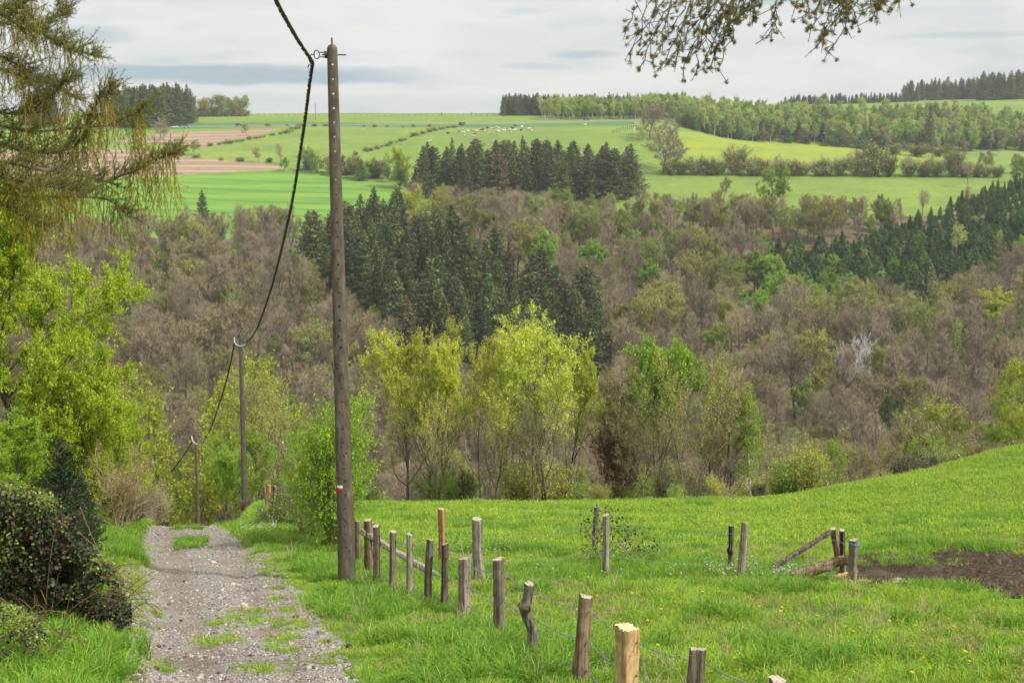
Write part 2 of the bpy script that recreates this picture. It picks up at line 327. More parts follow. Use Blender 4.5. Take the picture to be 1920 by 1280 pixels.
# ---------------------------------------------------------------- the ground, split into its fields
M_meadow = groundmat('meadow grass', [(0, 1, 0, 0, (.085, .17, .022)), (.35, 1, .4, .62, (.12, .215, .025)), (2.2, 1, .45, .65, (.06, .125, .018)), (9, 1, .52, .7, (.14, .2, .05)), (.12, 1, .5, .66, (.13, .20, .03))], .6, 14, .08)
M_litter = groundmat('leaf litter', [(0, 1, 0, 0, (.135, .095, .062)), (.05, 1, .42, .6, (.10, .08, .045)), (.11, 1, .5, .62, (.09, .12, .035)), (.6, 1, .5, .7, (.18, .13, .09))], .5, 1.5, .5)
M_pasture = groundmat('pasture', [(0, 1, 0, 0, (.135, .21, .04)), (.008, 1, .4, .6, (.18, .24, .045)), (.03, 1, .45, .62, (.12, .18, .04)), (.12, 2, .5, .7, (.20, .24, .07)), (.5, 1, .5, .7, (.11, .17, .035))], .4, .8, .3)
M_yellow = groundmat('dandelion pasture', [(0, 1, 0, 0, (.19, .25, .04)), (.02, 1.5, .45, .65, (.225, .26, .035)), (.06, 2, .5, .65, (.15, .22, .04)), (.4, 1, .6, .72, (.34, .31, .03))], .4, .8, .3)
M_crop = groundmat('young crop', [(0, 1, 0, 0, (.115, .23, .035)), (.006, 1, .4, .6, (.155, .25, .035)), (.02, 5, .46, .6, (.09, .195, .03)), (.05, 9, .5, .62, (.135, .24, .04))], .2, .8, .2, [(.026, 8, .86, .97, (.07, .15, .03)), (.013, -6, .6, .95, (.15, .26, .045))])
M_plough = groundmat('ploughed soil', [(0, 1, 0, 0, (.26, .185, .12)), (.02, 4, .42, .6, (.22, .155, .098)), (.06, 10, .48, .62, (.30, .22, .145)), (.5, 1, .5, .7, (.20, .14, .095))], .5, 1, .3, [(.06, 5, .6, .95, (.20, .135, .09)), (.02, 5, .7, .95, (.34, .26, .19))])
M_verge = groundmat('rough grass', [(0, 1, 0, 0, (.06, .16, .04)), (.03, 1, .45, .6, (.09, .17, .05)), (.2, 1, .5, .65, (.11, .13, .06))], .4, .8, .3)
M_road = groundmat('asphalt', [(0, 1, 0, 0, (.16, .16, .165)), (.1, 1, .45, .6, (.19, .19, .19))])
def inpoly(x, y, poly):
    r = np.zeros(x.shape, bool); n = len(poly)
    for i in range(n):
        x1, y1 = poly[i]; x2, y2 = poly[(i + 1) % n]
        if y1 == y2: continue
        c = ((y1 > y) != (y2 > y)) & (x < (x2 - x1) * (y - y1) / (y2 - y1) + x1); r ^= c
    return r
ZONES = [  # name, material, where (photo outline of the field on the hillside), label
 ('pasture', M_pasture, [(-400, 200), (3000, 170), (3000, 420), (1870, 392), (1780, 405), (1600, 408), (1420, 412), (1300, 405), (1200, 395), (850, 398), (745, 400), (715, 352), (-400, 345)]),
 ('yellow_pasture', M_yellow, [(1268, 246), (1400, 255), (1560, 268), (1700, 284), (1790, 296), (1800, 312), (1560, 306), (1420, 300), (1290, 292)]),
 ('crop_field', M_crop, [(-400, 350), (300, 331), (430, 321), (530, 322), (640, 330), (745, 352), (735, 385), (640, 400), (560, 445), (500, 480), (-400, 490)]),
 ('ploughed_field', M_plough, [(-400, 290), (225, 280), (330, 292), (400, 300), (480, 305), (532, 313), (528, 319), (430, 322), (300, 331), (-400, 345)]),
 ('ploughed_field', M_plough, [(200, 266), (262, 257), (300, 250), (480, 242), (526, 242), (500, 250), (440, 262), (380, 276), (300, 270)]),
 ('rough_verge', M_verge, [(-200, 232), (200, 236), (520, 228), (700, 231), (940, 233), (1190, 228), (1190, 235), (940, 240), (700, 238), (530, 236), (330, 243), (-200, 246)]),
 ('road', M_road, [(180, 238), (345, 236.5), (700, 232.5), (940, 231), (1100, 225.5), (1400, 225), (1900, 224), (1900, 226), (1400, 227), (1100, 227.5), (940, 233), (700, 234), (345, 238.5), (180, 240)]),
]
def build_ground():
    s = np.concatenate([np.linspace(-1.3, -.5, 60)[:-1], np.linspace(-.5, .5, 720), np.linspace(.5, 1.3, 60)[1:]])
    Y = np.concatenate([np.geomspace(2.0, 90, 380)[:-1], np.geomspace(90, 500, 120)[:-1], np.geomspace(500, 1250, 380)[:-1], np.geomspace(1250, 1780, 30)])
    SS, YY = np.meshgrid(s, Y); XX = SS * YY; ZZ = hgt(XX, YY)
    V = np.stack([XX, YY, ZZ], 2).reshape(-1, 3); nx, ny = len(s), len(Y)
    i = np.arange(ny - 1)[:, None] * nx + np.arange(nx - 1)[None]; F = np.stack([i, i + 1, i + 1 + nx, i + nx], 2).reshape(-1, 4)
    c = V[F].mean(1); px, py = to_px(c[:, 0], c[:, 1], c[:, 2]); D = c[:, 1]
    zone = np.where(D > 92, 1, 0); far = D > 480
    for k, (nm, m, poly) in enumerate(ZONES): zone[inpoly(px, py, poly) & far] = k + 2
    zone[(D > 1300)] = 2
    names = [('meadow', M_meadow), ('woodland_floor', M_litter)] + [(z[0], z[1]) for z in ZONES]
    for k, (nm, m) in enumerate(names):
        f = F[zone == k]
        if not len(f): continue
        used, inv = np.unique(f, return_inverse=True); g = Geo(); g.add(V[used], inv.reshape(-1, 4))
        tag(g.obj(nm, m, smooth=True), None, None, kind='structure')
build_ground()
# gravel path laid over the ground, ragged edges
def pathmat():
    m, nt, N, L = newmat('gravel'); tc = N('ShaderNodeTexCoord')
    def vor(sc, out): v = N('ShaderNodeTexVoronoi'); v.inputs['Scale'].default_value = sc; L(tc.outputs['Object'], v.inputs['Vector']); return v.outputs[out]
    def nz(sc, d=6): n = N('ShaderNodeTexNoise'); n.inputs['Scale'].default_value = sc; n.inputs['Detail'].default_value = d; L(tc.outputs['Object'], n.inputs['Vector']); return n.outputs['Fac']
    bw = N('ShaderNodeRGBToBW'); L(vor(26, 'Color'), bw.inputs[0])
    c1 = _ramp(N, L, bw.outputs[0], [(0.1, (.08, .076, .072)), (.35, (.205, .19, .17)), (.6, (.29, .265, .235)), (.9, (.42, .38, .33))])
    bw2 = N('ShaderNodeRGBToBW'); L(vor(60, 'Color'), bw2.inputs[0]); c2 = _ramp(N, L, bw2.outputs[0], [(.1, (.10, .09, .08)), (.5, (.235, .205, .175)), (.9, (.37, .33, .28))])
    mx = N('ShaderNodeMix'); mx.data_type = 'RGBA'; f = N('ShaderNodeMapRange'); f.inputs[1].default_value = .45; f.inputs[2].default_value = .58; L(nz(1.1), f.inputs[0]); L(f.outputs[0], mx.inputs['Factor']); L(c1, mx.inputs[6]); L(c2, mx.inputs[7])
    ra = N('ShaderNodeAttribute'); ra.attribute_name = 'rut'; ad = N('ShaderNodeMath'); ad.operation = 'MULTIPLY_ADD'; ad.inputs[1].default_value = .19; L(ra.outputs['Fac'], ad.inputs[0]); L(nz(.9), ad.inputs[2]); mx2 = N('ShaderNodeMix'); mx2.data_type = 'RGBA'; f = N('ShaderNodeMapRange'); f.inputs[1].default_value = .52; f.inputs[2].default_value = .82; f.inputs[4].default_value = .85; L(ad.outputs[0], f.inputs[0]); L(f.outputs[0], mx2.inputs['Factor']); L(mx.outputs[2], mx2.inputs[6]); mx2.inputs[7].default_value = (.185, .135, .095, 1)
    p = N('ShaderNodeBsdfPrincipled'); L(mx2.outputs[2], p.inputs['Base Color']); p.inputs['Roughness'].default_value = .9; p.inputs['Specular IOR Level'].default_value = .2
    b = N('ShaderNodeBump'); b.inputs['Strength'].default_value = .9; b.inputs['Distance'].default_value = .03; L(vor(30, 'Distance'), b.inputs['Height']); L(b.outputs[0], p.inputs['Normal'])
    o = N('ShaderNodeOutputMaterial'); L(p.outputs[0], o.inputs[0]); return m
M_gravel = pathmat()
def pz(X, Y):
    t = (X - path_c(Y)) / path_w(Y)
    return hgt(X, Y) + sunk(X, Y) * .16 + .014 - .06 * np.exp(-((t + .38) / .26) ** 2) - .045 * np.exp(-((t - .45) / .18) ** 2) + (_vnoise(X, Y, .25, 8) - .5) * .02
def build_path():
    Y = np.arange(3, 76, .09); t = np.linspace(-1, 1, 44); YY, TT = np.meshgrid(Y, t, indexing='ij')
    ed = np.where(TT < 0, _vnoise(YY * 0, YY, .9, 11) * .35 + _vnoise(YY * 0, YY, .22, 12) * .18, _vnoise(YY * 0, YY, 1.3, 13) * .6 + _vnoise(YY * 0, YY, .25, 14) * .25) - .25
    XX = path_c(YY) + TT * (path_w(YY) + ed); ZZ = pz(XX, YY) - np.clip(np.abs(TT) - .86, 0, 1) * .35
    V = np.stack([XX, YY, ZZ], 2).reshape(-1, 3); ny, nx = XX.shape; i = np.arange(ny - 1)[:, None] * nx + np.arange(nx - 1)[None]
    g = Geo(); g.add(V, np.stack([i, i + nx, i + nx + 1, i + 1], 2).reshape(-1, 4)); o = g.obj('gravel_path', M_gravel, smooth=True); tag(o, None, None, kind='structure'); at_ = o.data.attributes.new('rut', 'FLOAT', 'POINT'); at_.data.foreach_set('value', (np.exp(-((TT + .38) / .28) ** 2) + .7 * np.exp(-((TT - .42) / .16) ** 2)).astype(np.float32).ravel())
build_path()
# ---------------------------------------------------------------- trees: how they grow
def grow(rd, base, d0, L0, r0, prm):
    """limbs from the trunk outwards; returns rows (start, end, radii) per level"""
    nl = len(prm['n']); out = [[] for _ in range(nl)]; gau = rd.gauss
    def br(p, d, L, r, l):
        ns = prm['ns'][l]; st = L / ns; wob = prm['wob'][l]; tr = prm['trop'][l]; tap = prm['tap'][l]; pts = [p]; ds = []
        for i in range(ns):
            dx, dy, dz = d[0] + gau(0, wob), d[1] + gau(0, wob), d[2] + gau(0, wob) + tr; q = math.sqrt(dx * dx + dy * dy + dz * dz) or 1
            d = (dx / q, dy / q, dz / q); p2 = (p[0] + d[0] * st, p[1] + d[1] * st, p[2] + d[2] * st)
            ra = r * (1 - (1 - tap) * i / ns); rb = r * (1 - (1 - tap) * (i + 1) / ns)
            out[l].append((*p, *p2, ra, rb)); p = p2; pts.append(p); ds.append(d)
        if l + 1 >= nl: return
        n = prm['n'][l + 1]; n = max(1, int(n * rd.uniform(.8, 1.2) * (min(1, L / prm.get('Lref', L)) if l else 1))); az = rd.uniform(0, 6.28); s0 = prm['start'][l + 1]
        for k in range(n):
            t = s0 + (1 - s0) * (k + rd.random()) / n; t = min(t, .999); i = int(t * ns); f = t * ns - i
            q = tuple(pts[i][j] + (pts[i + 1][j] - pts[i][j]) * f for j in range(3)); dd = ds[i]
            az += 2.4 + gau(0, .4); ang = math.radians(prm['ang'][l + 1]) * rd.uniform(.75, 1.25) * (1.15 - .35 * (t if l == 0 else .5))
            a = (dd[1], -dd[0], 0) if abs(dd[2]) < .95 else (1, 0, 0); q1 = math.sqrt(a[0] ** 2 + a[1] ** 2) or 1; a = (a[0] / q1, a[1] / q1, 0)
            b = (dd[1] * a[2] - dd[2] * a[1], dd[2] * a[0] - dd[0] * a[2], dd[0] * a[1] - dd[1] * a[0])
            ca, sa = math.cos(az), math.sin(az); sn, cs = math.sin(ang), math.cos(ang)
            nd = tuple(dd[j] * cs + (a[j] * ca + b[j] * sa) * sn for j in range(3))
            ll = L * prm['lr'][l + 1] * rd.uniform(.75, 1.2) * (prm['prof'](t) if l == 0 else (1.1 - .6 * t))
            rr = r * (1 - (1 - prm['tap'][l]) * t) * prm['rr'][l + 1]
            br(q, nd, ll, max(rr, prm.get('rmin', .008)), l + 1)
    br(tuple(base), tuple(d0), L0, r0, 0)
    return out
def twigs(rng, A, per, L, r, spread=.7, up=.15, two=True):
    """fine shoots drawn at random along the rows of A"""
    A = np.asarray(A, float); ln = np.linalg.norm(A[:, 3:6] - A[:, :3], axis=1)
    n = int(len(A) * per); k = rng.choice(len(A), n, p=ln / ln.sum()); t = rng.random(n)[:, None]
    p = A[k, :3] * (1 - t) + A[k, 3:6] * t; d = A[k, 3:6] - A[k, :3]; d /= np.maximum(np.linalg.norm(d, axis=1), 1e-6)[:, None]
    d = d + rng.normal(size=(n, 3)) * spread + [0, 0, up]; d /= np.linalg.norm(d, axis=1)[:, None]
    l = (L * rng.uniform(.5, 1.3, n))[:, None]
    m = p + d * l * .5; d2 = d + rng.normal(size=(n, 3)) * .25 + [0, 0, up]; d2 /= np.linalg.norm(d2, axis=1)[:, None]; e = m + d2 * l * .5
    R = np.full((n, 1), r)
    return np.concatenate([np.hstack([p, m, R, R * .75]), np.hstack([m, e, R * .75, R * .35])]) if two else np.hstack([p, p + d * l, R, R * .35])
def along(rng, A, n, jit, zbias=None):
    A = np.asarray(A, float); w = np.ones(len(A))
    if zbias is not None: w = zbias(A[:, 5]); w = np.maximum(w, 1e-4)
    k = rng.choice(len(A), n, p=w / w.sum()); t = rng.random(n)[:, None]
    return A[k, :3] * (1 - t) + A[k, 3:6] * t + rng.normal(size=(n, 3)) * jit

# foliage and bark of the far side
M_bark_far = barkmat('grey bark', (.075, .062, .05), (.15, .128, .105), 2.0, .3, 0, .18)
M_twig = barkmat('bare twigs', (.195, .158, .098), (.315, .262, .168), .35, 1, 0, .20)
M_bud = leafmat('brown buds', [(0, (.22, .175, .10)), (.6, (.27, .225, .11)), (1, (.29, .29, .10))], .2, .2, .8, .05, .03)
M_olive = leafmat('olive young leaves', [(0, (.20, .21, .06)), (.6, (.27, .29, .075)), (1, (.36, .38, .10))], .3, .15, .8, .05, .02)
M_fresh = leafmat('fresh green leaves', [(0, (.15, .27, .035)), (.6, (.24, .38, .05)), (1, (.36, .48, .07))], .35, .15, .7, .1, .015)
M_lime = leafmat('lime leaves', [(0, (.26, .32, .02)), (.5, (.36, .42, .03)), (1, (.50, .52, .06))], .4, .12, .7, .1, .012)
M_birch = leafmat('birch haze', [(0, (.26, .34, .09)), (.6, (.38, .47, .13)), (1, (.52, .58, .18))], .35, .15, .7, .1, .02)
M_spruce = leafmat('spruce needles', [(0, (.042, .07, .024)), (.5, (.082, .118, .036)), (.8, (.13, .155, .052)), (1, (.23, .21, .085))], .15, .28, .7, .1, .03)
M_spruce2 = leafmat('plantation needles', [(0, (.05, .10, .035)), (.6, (.085, .15, .045)), (1, (.15, .22, .065))], .12, .22, .7, .1, .02)
M_pinebark = barkmat('brown bark', (.07, .05, .038), (.14, .10, .07), 3, .2, 0, .15)
M_whitebark = barkmat('white birch bark', (.42, .41, .38), (.62, .60, .56), 2, .2, 0, .08, spots=(.12, .1, .09))
def prm_broad(H, lean=1.0):
    return dict(n=[1, 13, 7, 6], ns=[7, 5, 4, 2], wob=[.06, .13, .17, .2], trop=[.02, .09, .08, .07], tap=[.2, .2, .3, .4], start=[0, .30, .2, .2], ang=[0, 44, 38, 38],
                lr=[1, .38, .50, .42], rr=[1, .52, .5, .5], prof=lambda t: .45 + .85 * math.sin(math.pi * min(1, .16 + t * .72)), rmin=.022)
class Kind:
    """meshes of one kind of tree: trunk and crown"""
    def __init__(s, trunk, crown, H): s.trunk, s.crown, s.H = trunk, crown, H
def broad(seed, H, leaf=None, nleaf=0, lsize=.3, tw=2.2, mats=(None, None), prm=None, r0=None, twl=1.1, twr=.022, zb=None, multi=1, up=.3):
    rd = random.Random(seed); rng = np.random.default_rng(seed); p = dict(prm_broad(H)); p.update(prm or {}); lv = None
    for k in range(multi):
        a = rd.uniform(0, 6.28); ln = 0 if multi == 1 else rd.uniform(.15, .42); b = (math.cos(a) * .25 * (multi > 1), math.sin(a) * .25 * (multi > 1), -.4)
        o = grow(rd, b, (math.cos(a) * ln, math.sin(a) * ln, 1), H * .86 * (rd.uniform(.8, 1) if multi > 1 else 1), (r0 or H * .014) / (multi ** .5), p)
        lv = o if lv is None else [x + y for x, y in zip(lv, o)]
    g = Geo(); g.segs(lv[0], 7); g.segs(lv[1], 5); c = Geo(); g.segs(lv[2], 3)
    if len(lv) > 3: c.segs(lv[3], 3)
    T = twigs(rng, lv[-1], tw, twl, twr, .55, .4); c.segs(T, 3)
    if nleaf: c.leaves(along(rng, T, nleaf, lsize * .6, zb), lsize, rng, .7, 1, up)
    bm, tm = mats; top = float(np.percentile(np.concatenate([v.reshape(-1, 3)[:, 2] for v in c.V]), 99.7))
    return Kind(g.mesh('trunk', [bm or M_bark_far]), c.mesh('crown', [tm or M_twig, leaf or M_bud]), top)
def conifer(seed, H, R, mat, bark=None, z0=.08, dens=1.0, prof=1.0, bushy=.33, droop=.25, wh=.5):
    rng = np.random.default_rng(seed); g = Geo(); g.tube([[0, 0, -.4], [0, 0, H * .5], [0, 0, H]], [H * .013, H * .009, .02], 6)
    c = Geo(); z = H * z0; S = []; C = []; LD = []; SZ = []
    while z < H * .985:
        t = (z / H - z0) / (1 - z0); Lb = R * (1 - t) ** prof * (1 if t > .12 else .7 + 2.5 * t) + .12; n = max(4, int((6 + 5 * (1 - t)) * dens))
        a0 = rng.uniform(0, 6.28); Lb *= rng.uniform(.78, 1.18)
        for k in range(n):
            a = a0 + k * 6.283 / n + rng.normal() * .25; L = Lb * rng.uniform(.6, 1.15) * (1 + .14 * math.sin(a * 2 + seed) + .1 * math.sin(a * 3 + z * .6)); dz = -droop + .65 * t
            zz = z + rng.normal() * .12; e = np.array([math.cos(a) * L, math.sin(a) * L, L * dz]); S.append([0, 0, zz, *(e + [0, 0, zz]), .03, .01])
            m = max(3, int(L / bushy * 2.4)); tt = np.sqrt(rng.uniform(.04, 1.05, m)); q = e[None] * tt[:, None] + [0, 0, zz]; side = np.array([-math.sin(a), math.cos(a), 0])
            sd_ = rng.normal(size=m) * .26 * L * (1.1 - tt * .8); q = q + side[None] * sd_[:, None]; q[:, 2] -= np.abs(sd_) * .25 + rng.uniform(0, .1, m) * L; q[:, 2] += (tt ** 3) * L * .12
            C.append(q); LD.append(np.array([math.cos(a), math.sin(a), dz - .2])[None] + side[None] * np.sign(sd_)[:, None] * .6); SZ.append(np.full(m, 1.0))
        z += wh * rng.uniform(.75, 1.2) * (1.15 - .5 * t)
    C.append(np.array([[0, 0, H - .3 + k * .12] for k in range(5)])); LD.append(np.array([[0, 0, 1.]] * 5))
    C = np.concatenate(C); LD = np.concatenate(LD); c.segs(S, 3, 0); c.leaves(C, bushy * 2.1, rng, .42, 1, .5, long=LD)
    return Kind(g.mesh('trunk', [bark or M_pinebark]), c.mesh('crown', [bark or M_pinebark, mat]), H)
def shrub(seed, H, leaf=None, nleaf=0, lsize=.2, nst=9, mat=None, tw=5, twr=.018, spread=.55):
    rd = random.Random(seed); rng = np.random.default_rng(seed); A = [[], []]; p = dict(n=[1, 9], ns=[4, 3], wob=[.12, .2], trop=[.06, .06], tap=[.3, .3], start=[0, .15], ang=[0, 38], lr=[1, .5], rr=[1, .6], prof=lambda t: 1.1 - .5 * t, rmin=.014)
    for k in range(nst):
        a = rd.uniform(0, 6.28); ln = rd.uniform(.1, spread); o = grow(rd, (math.cos(a) * H * .05, math.sin(a) * H * .05, -.2), (math.cos(a) * ln, math.sin(a) * ln, 1), H * rd.uniform(.65, .95), H * .012, p)
        A[0] += o[0]; A[1] += o[1]
    g = Geo(); g.segs(A[0], 4); c = Geo(); c.segs(A[1], 3); T = twigs(rng, A[1] + A[0], tw, H * .2, twr); c.segs(T, 3)
    if nleaf: c.leaves(along(rng, T, nleaf, lsize), lsize, rng, .7, 1, .3)
    return Kind(g.mesh('stems', [mat or M_bark_far]), c.mesh('foliage', [mat or M_twig, leaf or M_bud]), H)
def plant(name, K, loc, H, label, cat='tree', group=None, rz=None, wide=1.0, parts=('trunk', 'crown'), sink=0.0):
    """one standing tree or bush: an Empty at its foot with two parts"""
    s = H / K.H; e = empty(name, loc, RD.uniform(0, 6.28) if rz is None else rz, (s * wide, s * wide, s)); tag(e, label, cat, group)
    put(parts[0], K.trunk, e); put(parts[1], K.crown, e); return e
def plant1(name, mesh, K, loc, H, label, cat='tree', group=None, wide=1.0):
    s = H / K.H; o = put(name, mesh, None, loc, RD.uniform(0, 6.28), (s * wide, s * wide, s)); return tag(o, label, cat, group)
def joined(K, name='tree'):
    """both parts in one mesh, for trees a few pixels high"""
    g = Geo(); mats = []
    for me in (K.trunk, K.crown):
        V = np.zeros(len(me.vertices) * 3, np.float32); me.vertices.foreach_get('co', V); L = np.zeros(len(me.loops), np.int32); me.loops.foreach_get('vertex_index', L)
        cnt = np.zeros(len(me.polygons), np.int32); me.polygons.foreach_get('loop_total', cnt); mi = np.zeros(len(me.polygons), np.int32); me.polygons.foreach_get('material_index', mi)
        st = np.concatenate([[0], np.cumsum(cnt)[:-1]]); k0 = len(mats); mats += list(me.materials); V = V.reshape(-1, 3); first = True
        for n in np.unique(cnt):
            for m in np.unique(mi[cnt == n]):
                sel = st[(cnt == n) & (mi == m)]; F = L[sel[:, None] + np.arange(n)[None]]; used, inv = np.unique(F, return_inverse=True); g.add(V[used], inv.reshape(F.shape), k0 + m)
    return g.mesh(name, mats)
ORD = ['first', 'second', 'third', 'fourth', 'fifth', 'sixth', 'seventh', 'eighth', 'ninth', 'tenth', 'eleventh', 'twelfth', 'thirteenth', 'fourteenth', 'fifteenth', 'sixteenth', 'seventeenth', 'eighteenth', 'nineteenth', 'twentieth',
       'twenty first', 'twenty second', 'twenty third', 'twenty fourth', 'twenty fifth', 'twenty sixth', 'twenty seventh', 'twenty eighth', 'twenty ninth', 'thirtieth']
RD = random.Random(5); RNG = np.random.default_rng(5)

# ---------------------------------------------------------------- the far hillside
BARE = [broad(100 + i, 16, tw=2.2, twl=.9, prm=dict(n=[1, 17, 6, 5], ang=[0, 36, 36, 38], start=[0, .24 + .05 * i, .2, .2], lr=[1, .22 + .035 * i, .5, .42]), r0=.26) for i in range(5)]                                                   # grey leafless
BUDS = [broad(120 + i, 16, M_bud, 5200, .26, tw=1.8) for i in range(2)]                                  # brown buds
OLIV = [broad(130 + i, 16, M_olive, 9500, .27, tw=1.2) for i in range(3)]                                # first olive leaves
FRSH = [broad(140 + i, 14, M_fresh, 15000, .29, tw=.7, prm=dict(start=[0, .2, .2, .2])) for i in range(2)]
NARR = [broad(150 + i, 16, M_birch, 6500, .30, tw=1.2, mats=(M_whitebark, None), prm=dict(n=[1, 15, 5, 4], lr=[1, .24, .5, .45], ang=[0, 38, 40, 40], start=[0, .28, .2, .2]), r0=.14) for i in range(3)]
M_spruceb = leafmat('brownish spruce needles', [(0, (.06, .07, .03)), (.5, (.10, .11, .045)), (.8, (.15, .14, .06)), (1, (.24, .20, .10))], .15, .25, .7, .1, .03)
SPR = [conifer(200 + i, 20, [5.0, 4.2, 5.8, 4.6, 5.3, 3.8][i], M_spruceb if i == 4 else M_spruce, z0=[.04, .14, .06, .02, .1, .22][i], bushy=.36, prof=[.72, .9, .62, .8, .7, .85][i], droop=[.3, .2, .35, .25, .3, .15][i], wh=[.62, .7, .58, .75, .66, .8][i]) for i in range(6)]
SPRS = [conifer(210 + i, 8, 2.3, M_spruce2, z0=.03, bushy=.27, wh=.36, droop=.05) for i in range(3)]
WOOD_TOP = [(-400, 470), (200, 464), (470, 462), (560, 440), (700, 425), (780, 392), (850, 388), (1000, 388), (1190, 398), (1300, 412), (1450, 412), (1700, 412), (1800, 400), (1920, 380), (2300, 370)]
TOPLIM = [(-400, 410), (200, 408), (470, 400), (560, 388), (700, 368), (780, 345), (850, 345), (1190, 348), (1230, 362), (1300, 376), (1450, 374), (1740, 376), (1800, 385), (1870, 350), (2300, 330)]
SPR_A = [(575, 505), (640, 452), (720, 455), (830, 500), (925, 555), (1040, 600), (1130, 660), (1140, 745), (1000, 715), (830, 700), (720, 640)]
SPR_B = [(785, 352), (850, 340), (1000, 332), (1120, 336), (1185, 346), (1192, 368), (1080, 382), (960, 362), (840, 378)]
PLANT = [(1425, 480), (1490, 545), (1640, 550), (1790, 535), (1900, 500), (1960, 470), (2050, 450), (2050, 338), (1930, 345), (1840, 368), (1740, 415), (1600, 462), (1500, 466)]
VIS_A = [(570, 400), (700, 372), (820, 400), (900, 470), (1080, 550), (1135, 600), (1130, 665), (1000, 665), (830, 635), (760, 595), (700, 570), (625, 510), (575, 480)]
VIS_B = [(780, 290), (850, 250), (1000, 250), (1190, 290), (1192, 355), (1090, 372), (960, 345), (850, 345), (785, 350)]
VIS_P = [(1430, 460), (1600, 455), (1740, 405), (1840, 345), (1990, 310), (1990, 440), (1900, 450), (1790, 500), (1640, 515), (1500, 520)]
def onfar(X, Y): return hgt(np.atleast_1d(X), np.atleast_1d(Y))
def far_sites(d0, d1, u0, u1, step, seed):
    rng = np.random.default_rng(seed); pts = []
    for D in np.arange(d0, d1, step):
        xs = np.arange((u0 - 960) / 2400 * D, (u1 - 960) / 2400 * D, step); pts.append(np.stack([xs + rng.uniform(-.45, .45, len(xs)) * step, D + rng.uniform(-.45, .45, len(xs)) * step], 1))
    p = np.concatenate(pts); z = hgt(p[:, 0], p[:, 1]); px, py = to_px(p[:, 0], p[:, 1], z); return p, z, px, py
def build_wood():
    p, z, px, py = far_sites(236, 560, -160, 2080, 7.4, 3)
    top = np.interp(px, [a for a, b in WOOD_TOP], [b for a, b in WOOD_TOP])
    ok = (py > top + RNG.normal(size=len(px)) * 6) & ~inpoly(px, py, SPR_A) & ~inpoly(px, py, PLANT)
    # gaps on the steep litter slope of the left and along the little rides
    gap = (_vnoise(p[:, 0], p[:, 1], 26, 31) < .20) & (px < 900) & (py > 560)
    Hc = RNG.uniform(12, 22, len(px)); yt = py - Hc * 2350 / p[:, 1]
    lim = np.interp(px, [a for a, b in TOPLIM], [b for a, b in TOPLIM]) + RNG.normal(0, 9, len(px)); Hc = np.clip(np.minimum(Hc, (py - lim) * p[:, 1] / 2350), 3.5, 22); yt = py - Hc * 2350 / p[:, 1]
    for cx, cy in [(1008, 535), (1420, 625), (1862, 630), (1415, 555), (1731, 625), (1588, 765), (1622, 755), (305, 545), (1448, 560), (1550, 570), (1215, 560), (1345, 690), (1505, 800), (1660, 830), (1905, 690), (1110, 520), (432, 620), (250, 600), (1070, 470), (778, 455)]:
        Hc = np.where((np.abs(px - cx) < 30) & (py > cy - 8) & (py < cy + 62), Hc * .5, Hc)      # lower trees in front of the ones that stand out
    yt = py - Hc * 2350 / p[:, 1]
    hidef = lambda yt: inpoly(px, yt, VIS_A) | inpoly(px, yt, VIS_B) | inpoly(px, yt + 12, VIS_B) | inpoly(px, yt, VIS_P) | inpoly(px, yt + 15, VIS_P) | inpoly(px, yt + 15, VIS_A) | inpoly(px, yt + 40, VIS_A) | inpoly(px - 22, yt + 25, VIS_A) | inpoly(px + 22, yt + 25, VIS_A) | inpoly(px, yt + 40, VIS_P)
    hide = hidef(yt); Hs = Hc * .55; h2 = hidef(py - Hs * 2350 / p[:, 1]); Hc = np.where(hide, Hs, Hc); hide = hide & h2
    ok &= ~gap & ~hide; Hc = Hc[ok]; p, z, px, py = p[ok], z[ok], px[ok], py[ok]
    n = len(p); r = RNG.random(n); band = _vnoise(p[:, 0], p[:, 1], 45, 33); kind = np.zeros(n, int)
    green = .09 + .34 * (px > 950) * (py < 700) * band + .10 * (py < 560)
    kind = np.where(r < green * .45 + .22 * (band > .62) * (px > 900) * (py < 760), 3, np.where(r < green * 1.1 + .08, 2, np.where(r < .27 + .1 * (px < 700), 1, 0)))
    H = np.where(kind == 3, RNG.uniform(8, 13, n), Hc); wd = RNG.uniform(.85, 1.2, n)
    # size in the picture: the 300 largest in sight stand as trees of their own
    vis = (px > -20) & (px < 1940) & (py < 960); hp = H * 2400 / p[:, 1]; score = np.where(vis, hp, 0)
    words = ['bare grey tree', 'brown budding tree', 'olive green tree', 'small fresh green tree']; sets = [BARE, BUDS, OLIV, FRSH]
    pick = np.argsort(-score)[:470]; chosen = np.zeros(n, bool); cnt = [0, 0, 0, 0]; 
    for i in pick:
        k = kind[i]
        if sum(cnt) >= 300: break
        chosen[i] = True; cnt[k] += 1; K = RD.choice(sets[k]); side = 'left of the concrete pole' if px[i] < 640 else ('right of the concrete pole')
        plant(words[k].replace(' ', '_').replace('bare_grey', 'leafless'), K, (p[i, 0], p[i, 1], z[i] - .2), H[i], '%s in the crowded valley wood %s' % (words[k], side), 'tree', '%ss of the valley wood %s' % (words[k], side), wide=wd[i])
    rest = ~chosen; protos = [joined(K) for S in sets for K in S]; first = np.cumsum([0] + [len(S) for S in sets])
    idx = np.array([first[kind[i]] + RNG.integers(len(sets[kind[i]])) for i in range(n)])
    HH = np.array([K.H for S in sets for K in S])
    q = np.c_[p, z - .2][rest]; scatter('distant_wood', 'leafless and budding wood covering the upper valley side', 'wood', protos, q, np.c_[np.zeros((rest.sum(), 2)), RNG.uniform(0, 6.28, rest.sum())], (H / HH[idx])[rest], idx[rest])
build_wood()
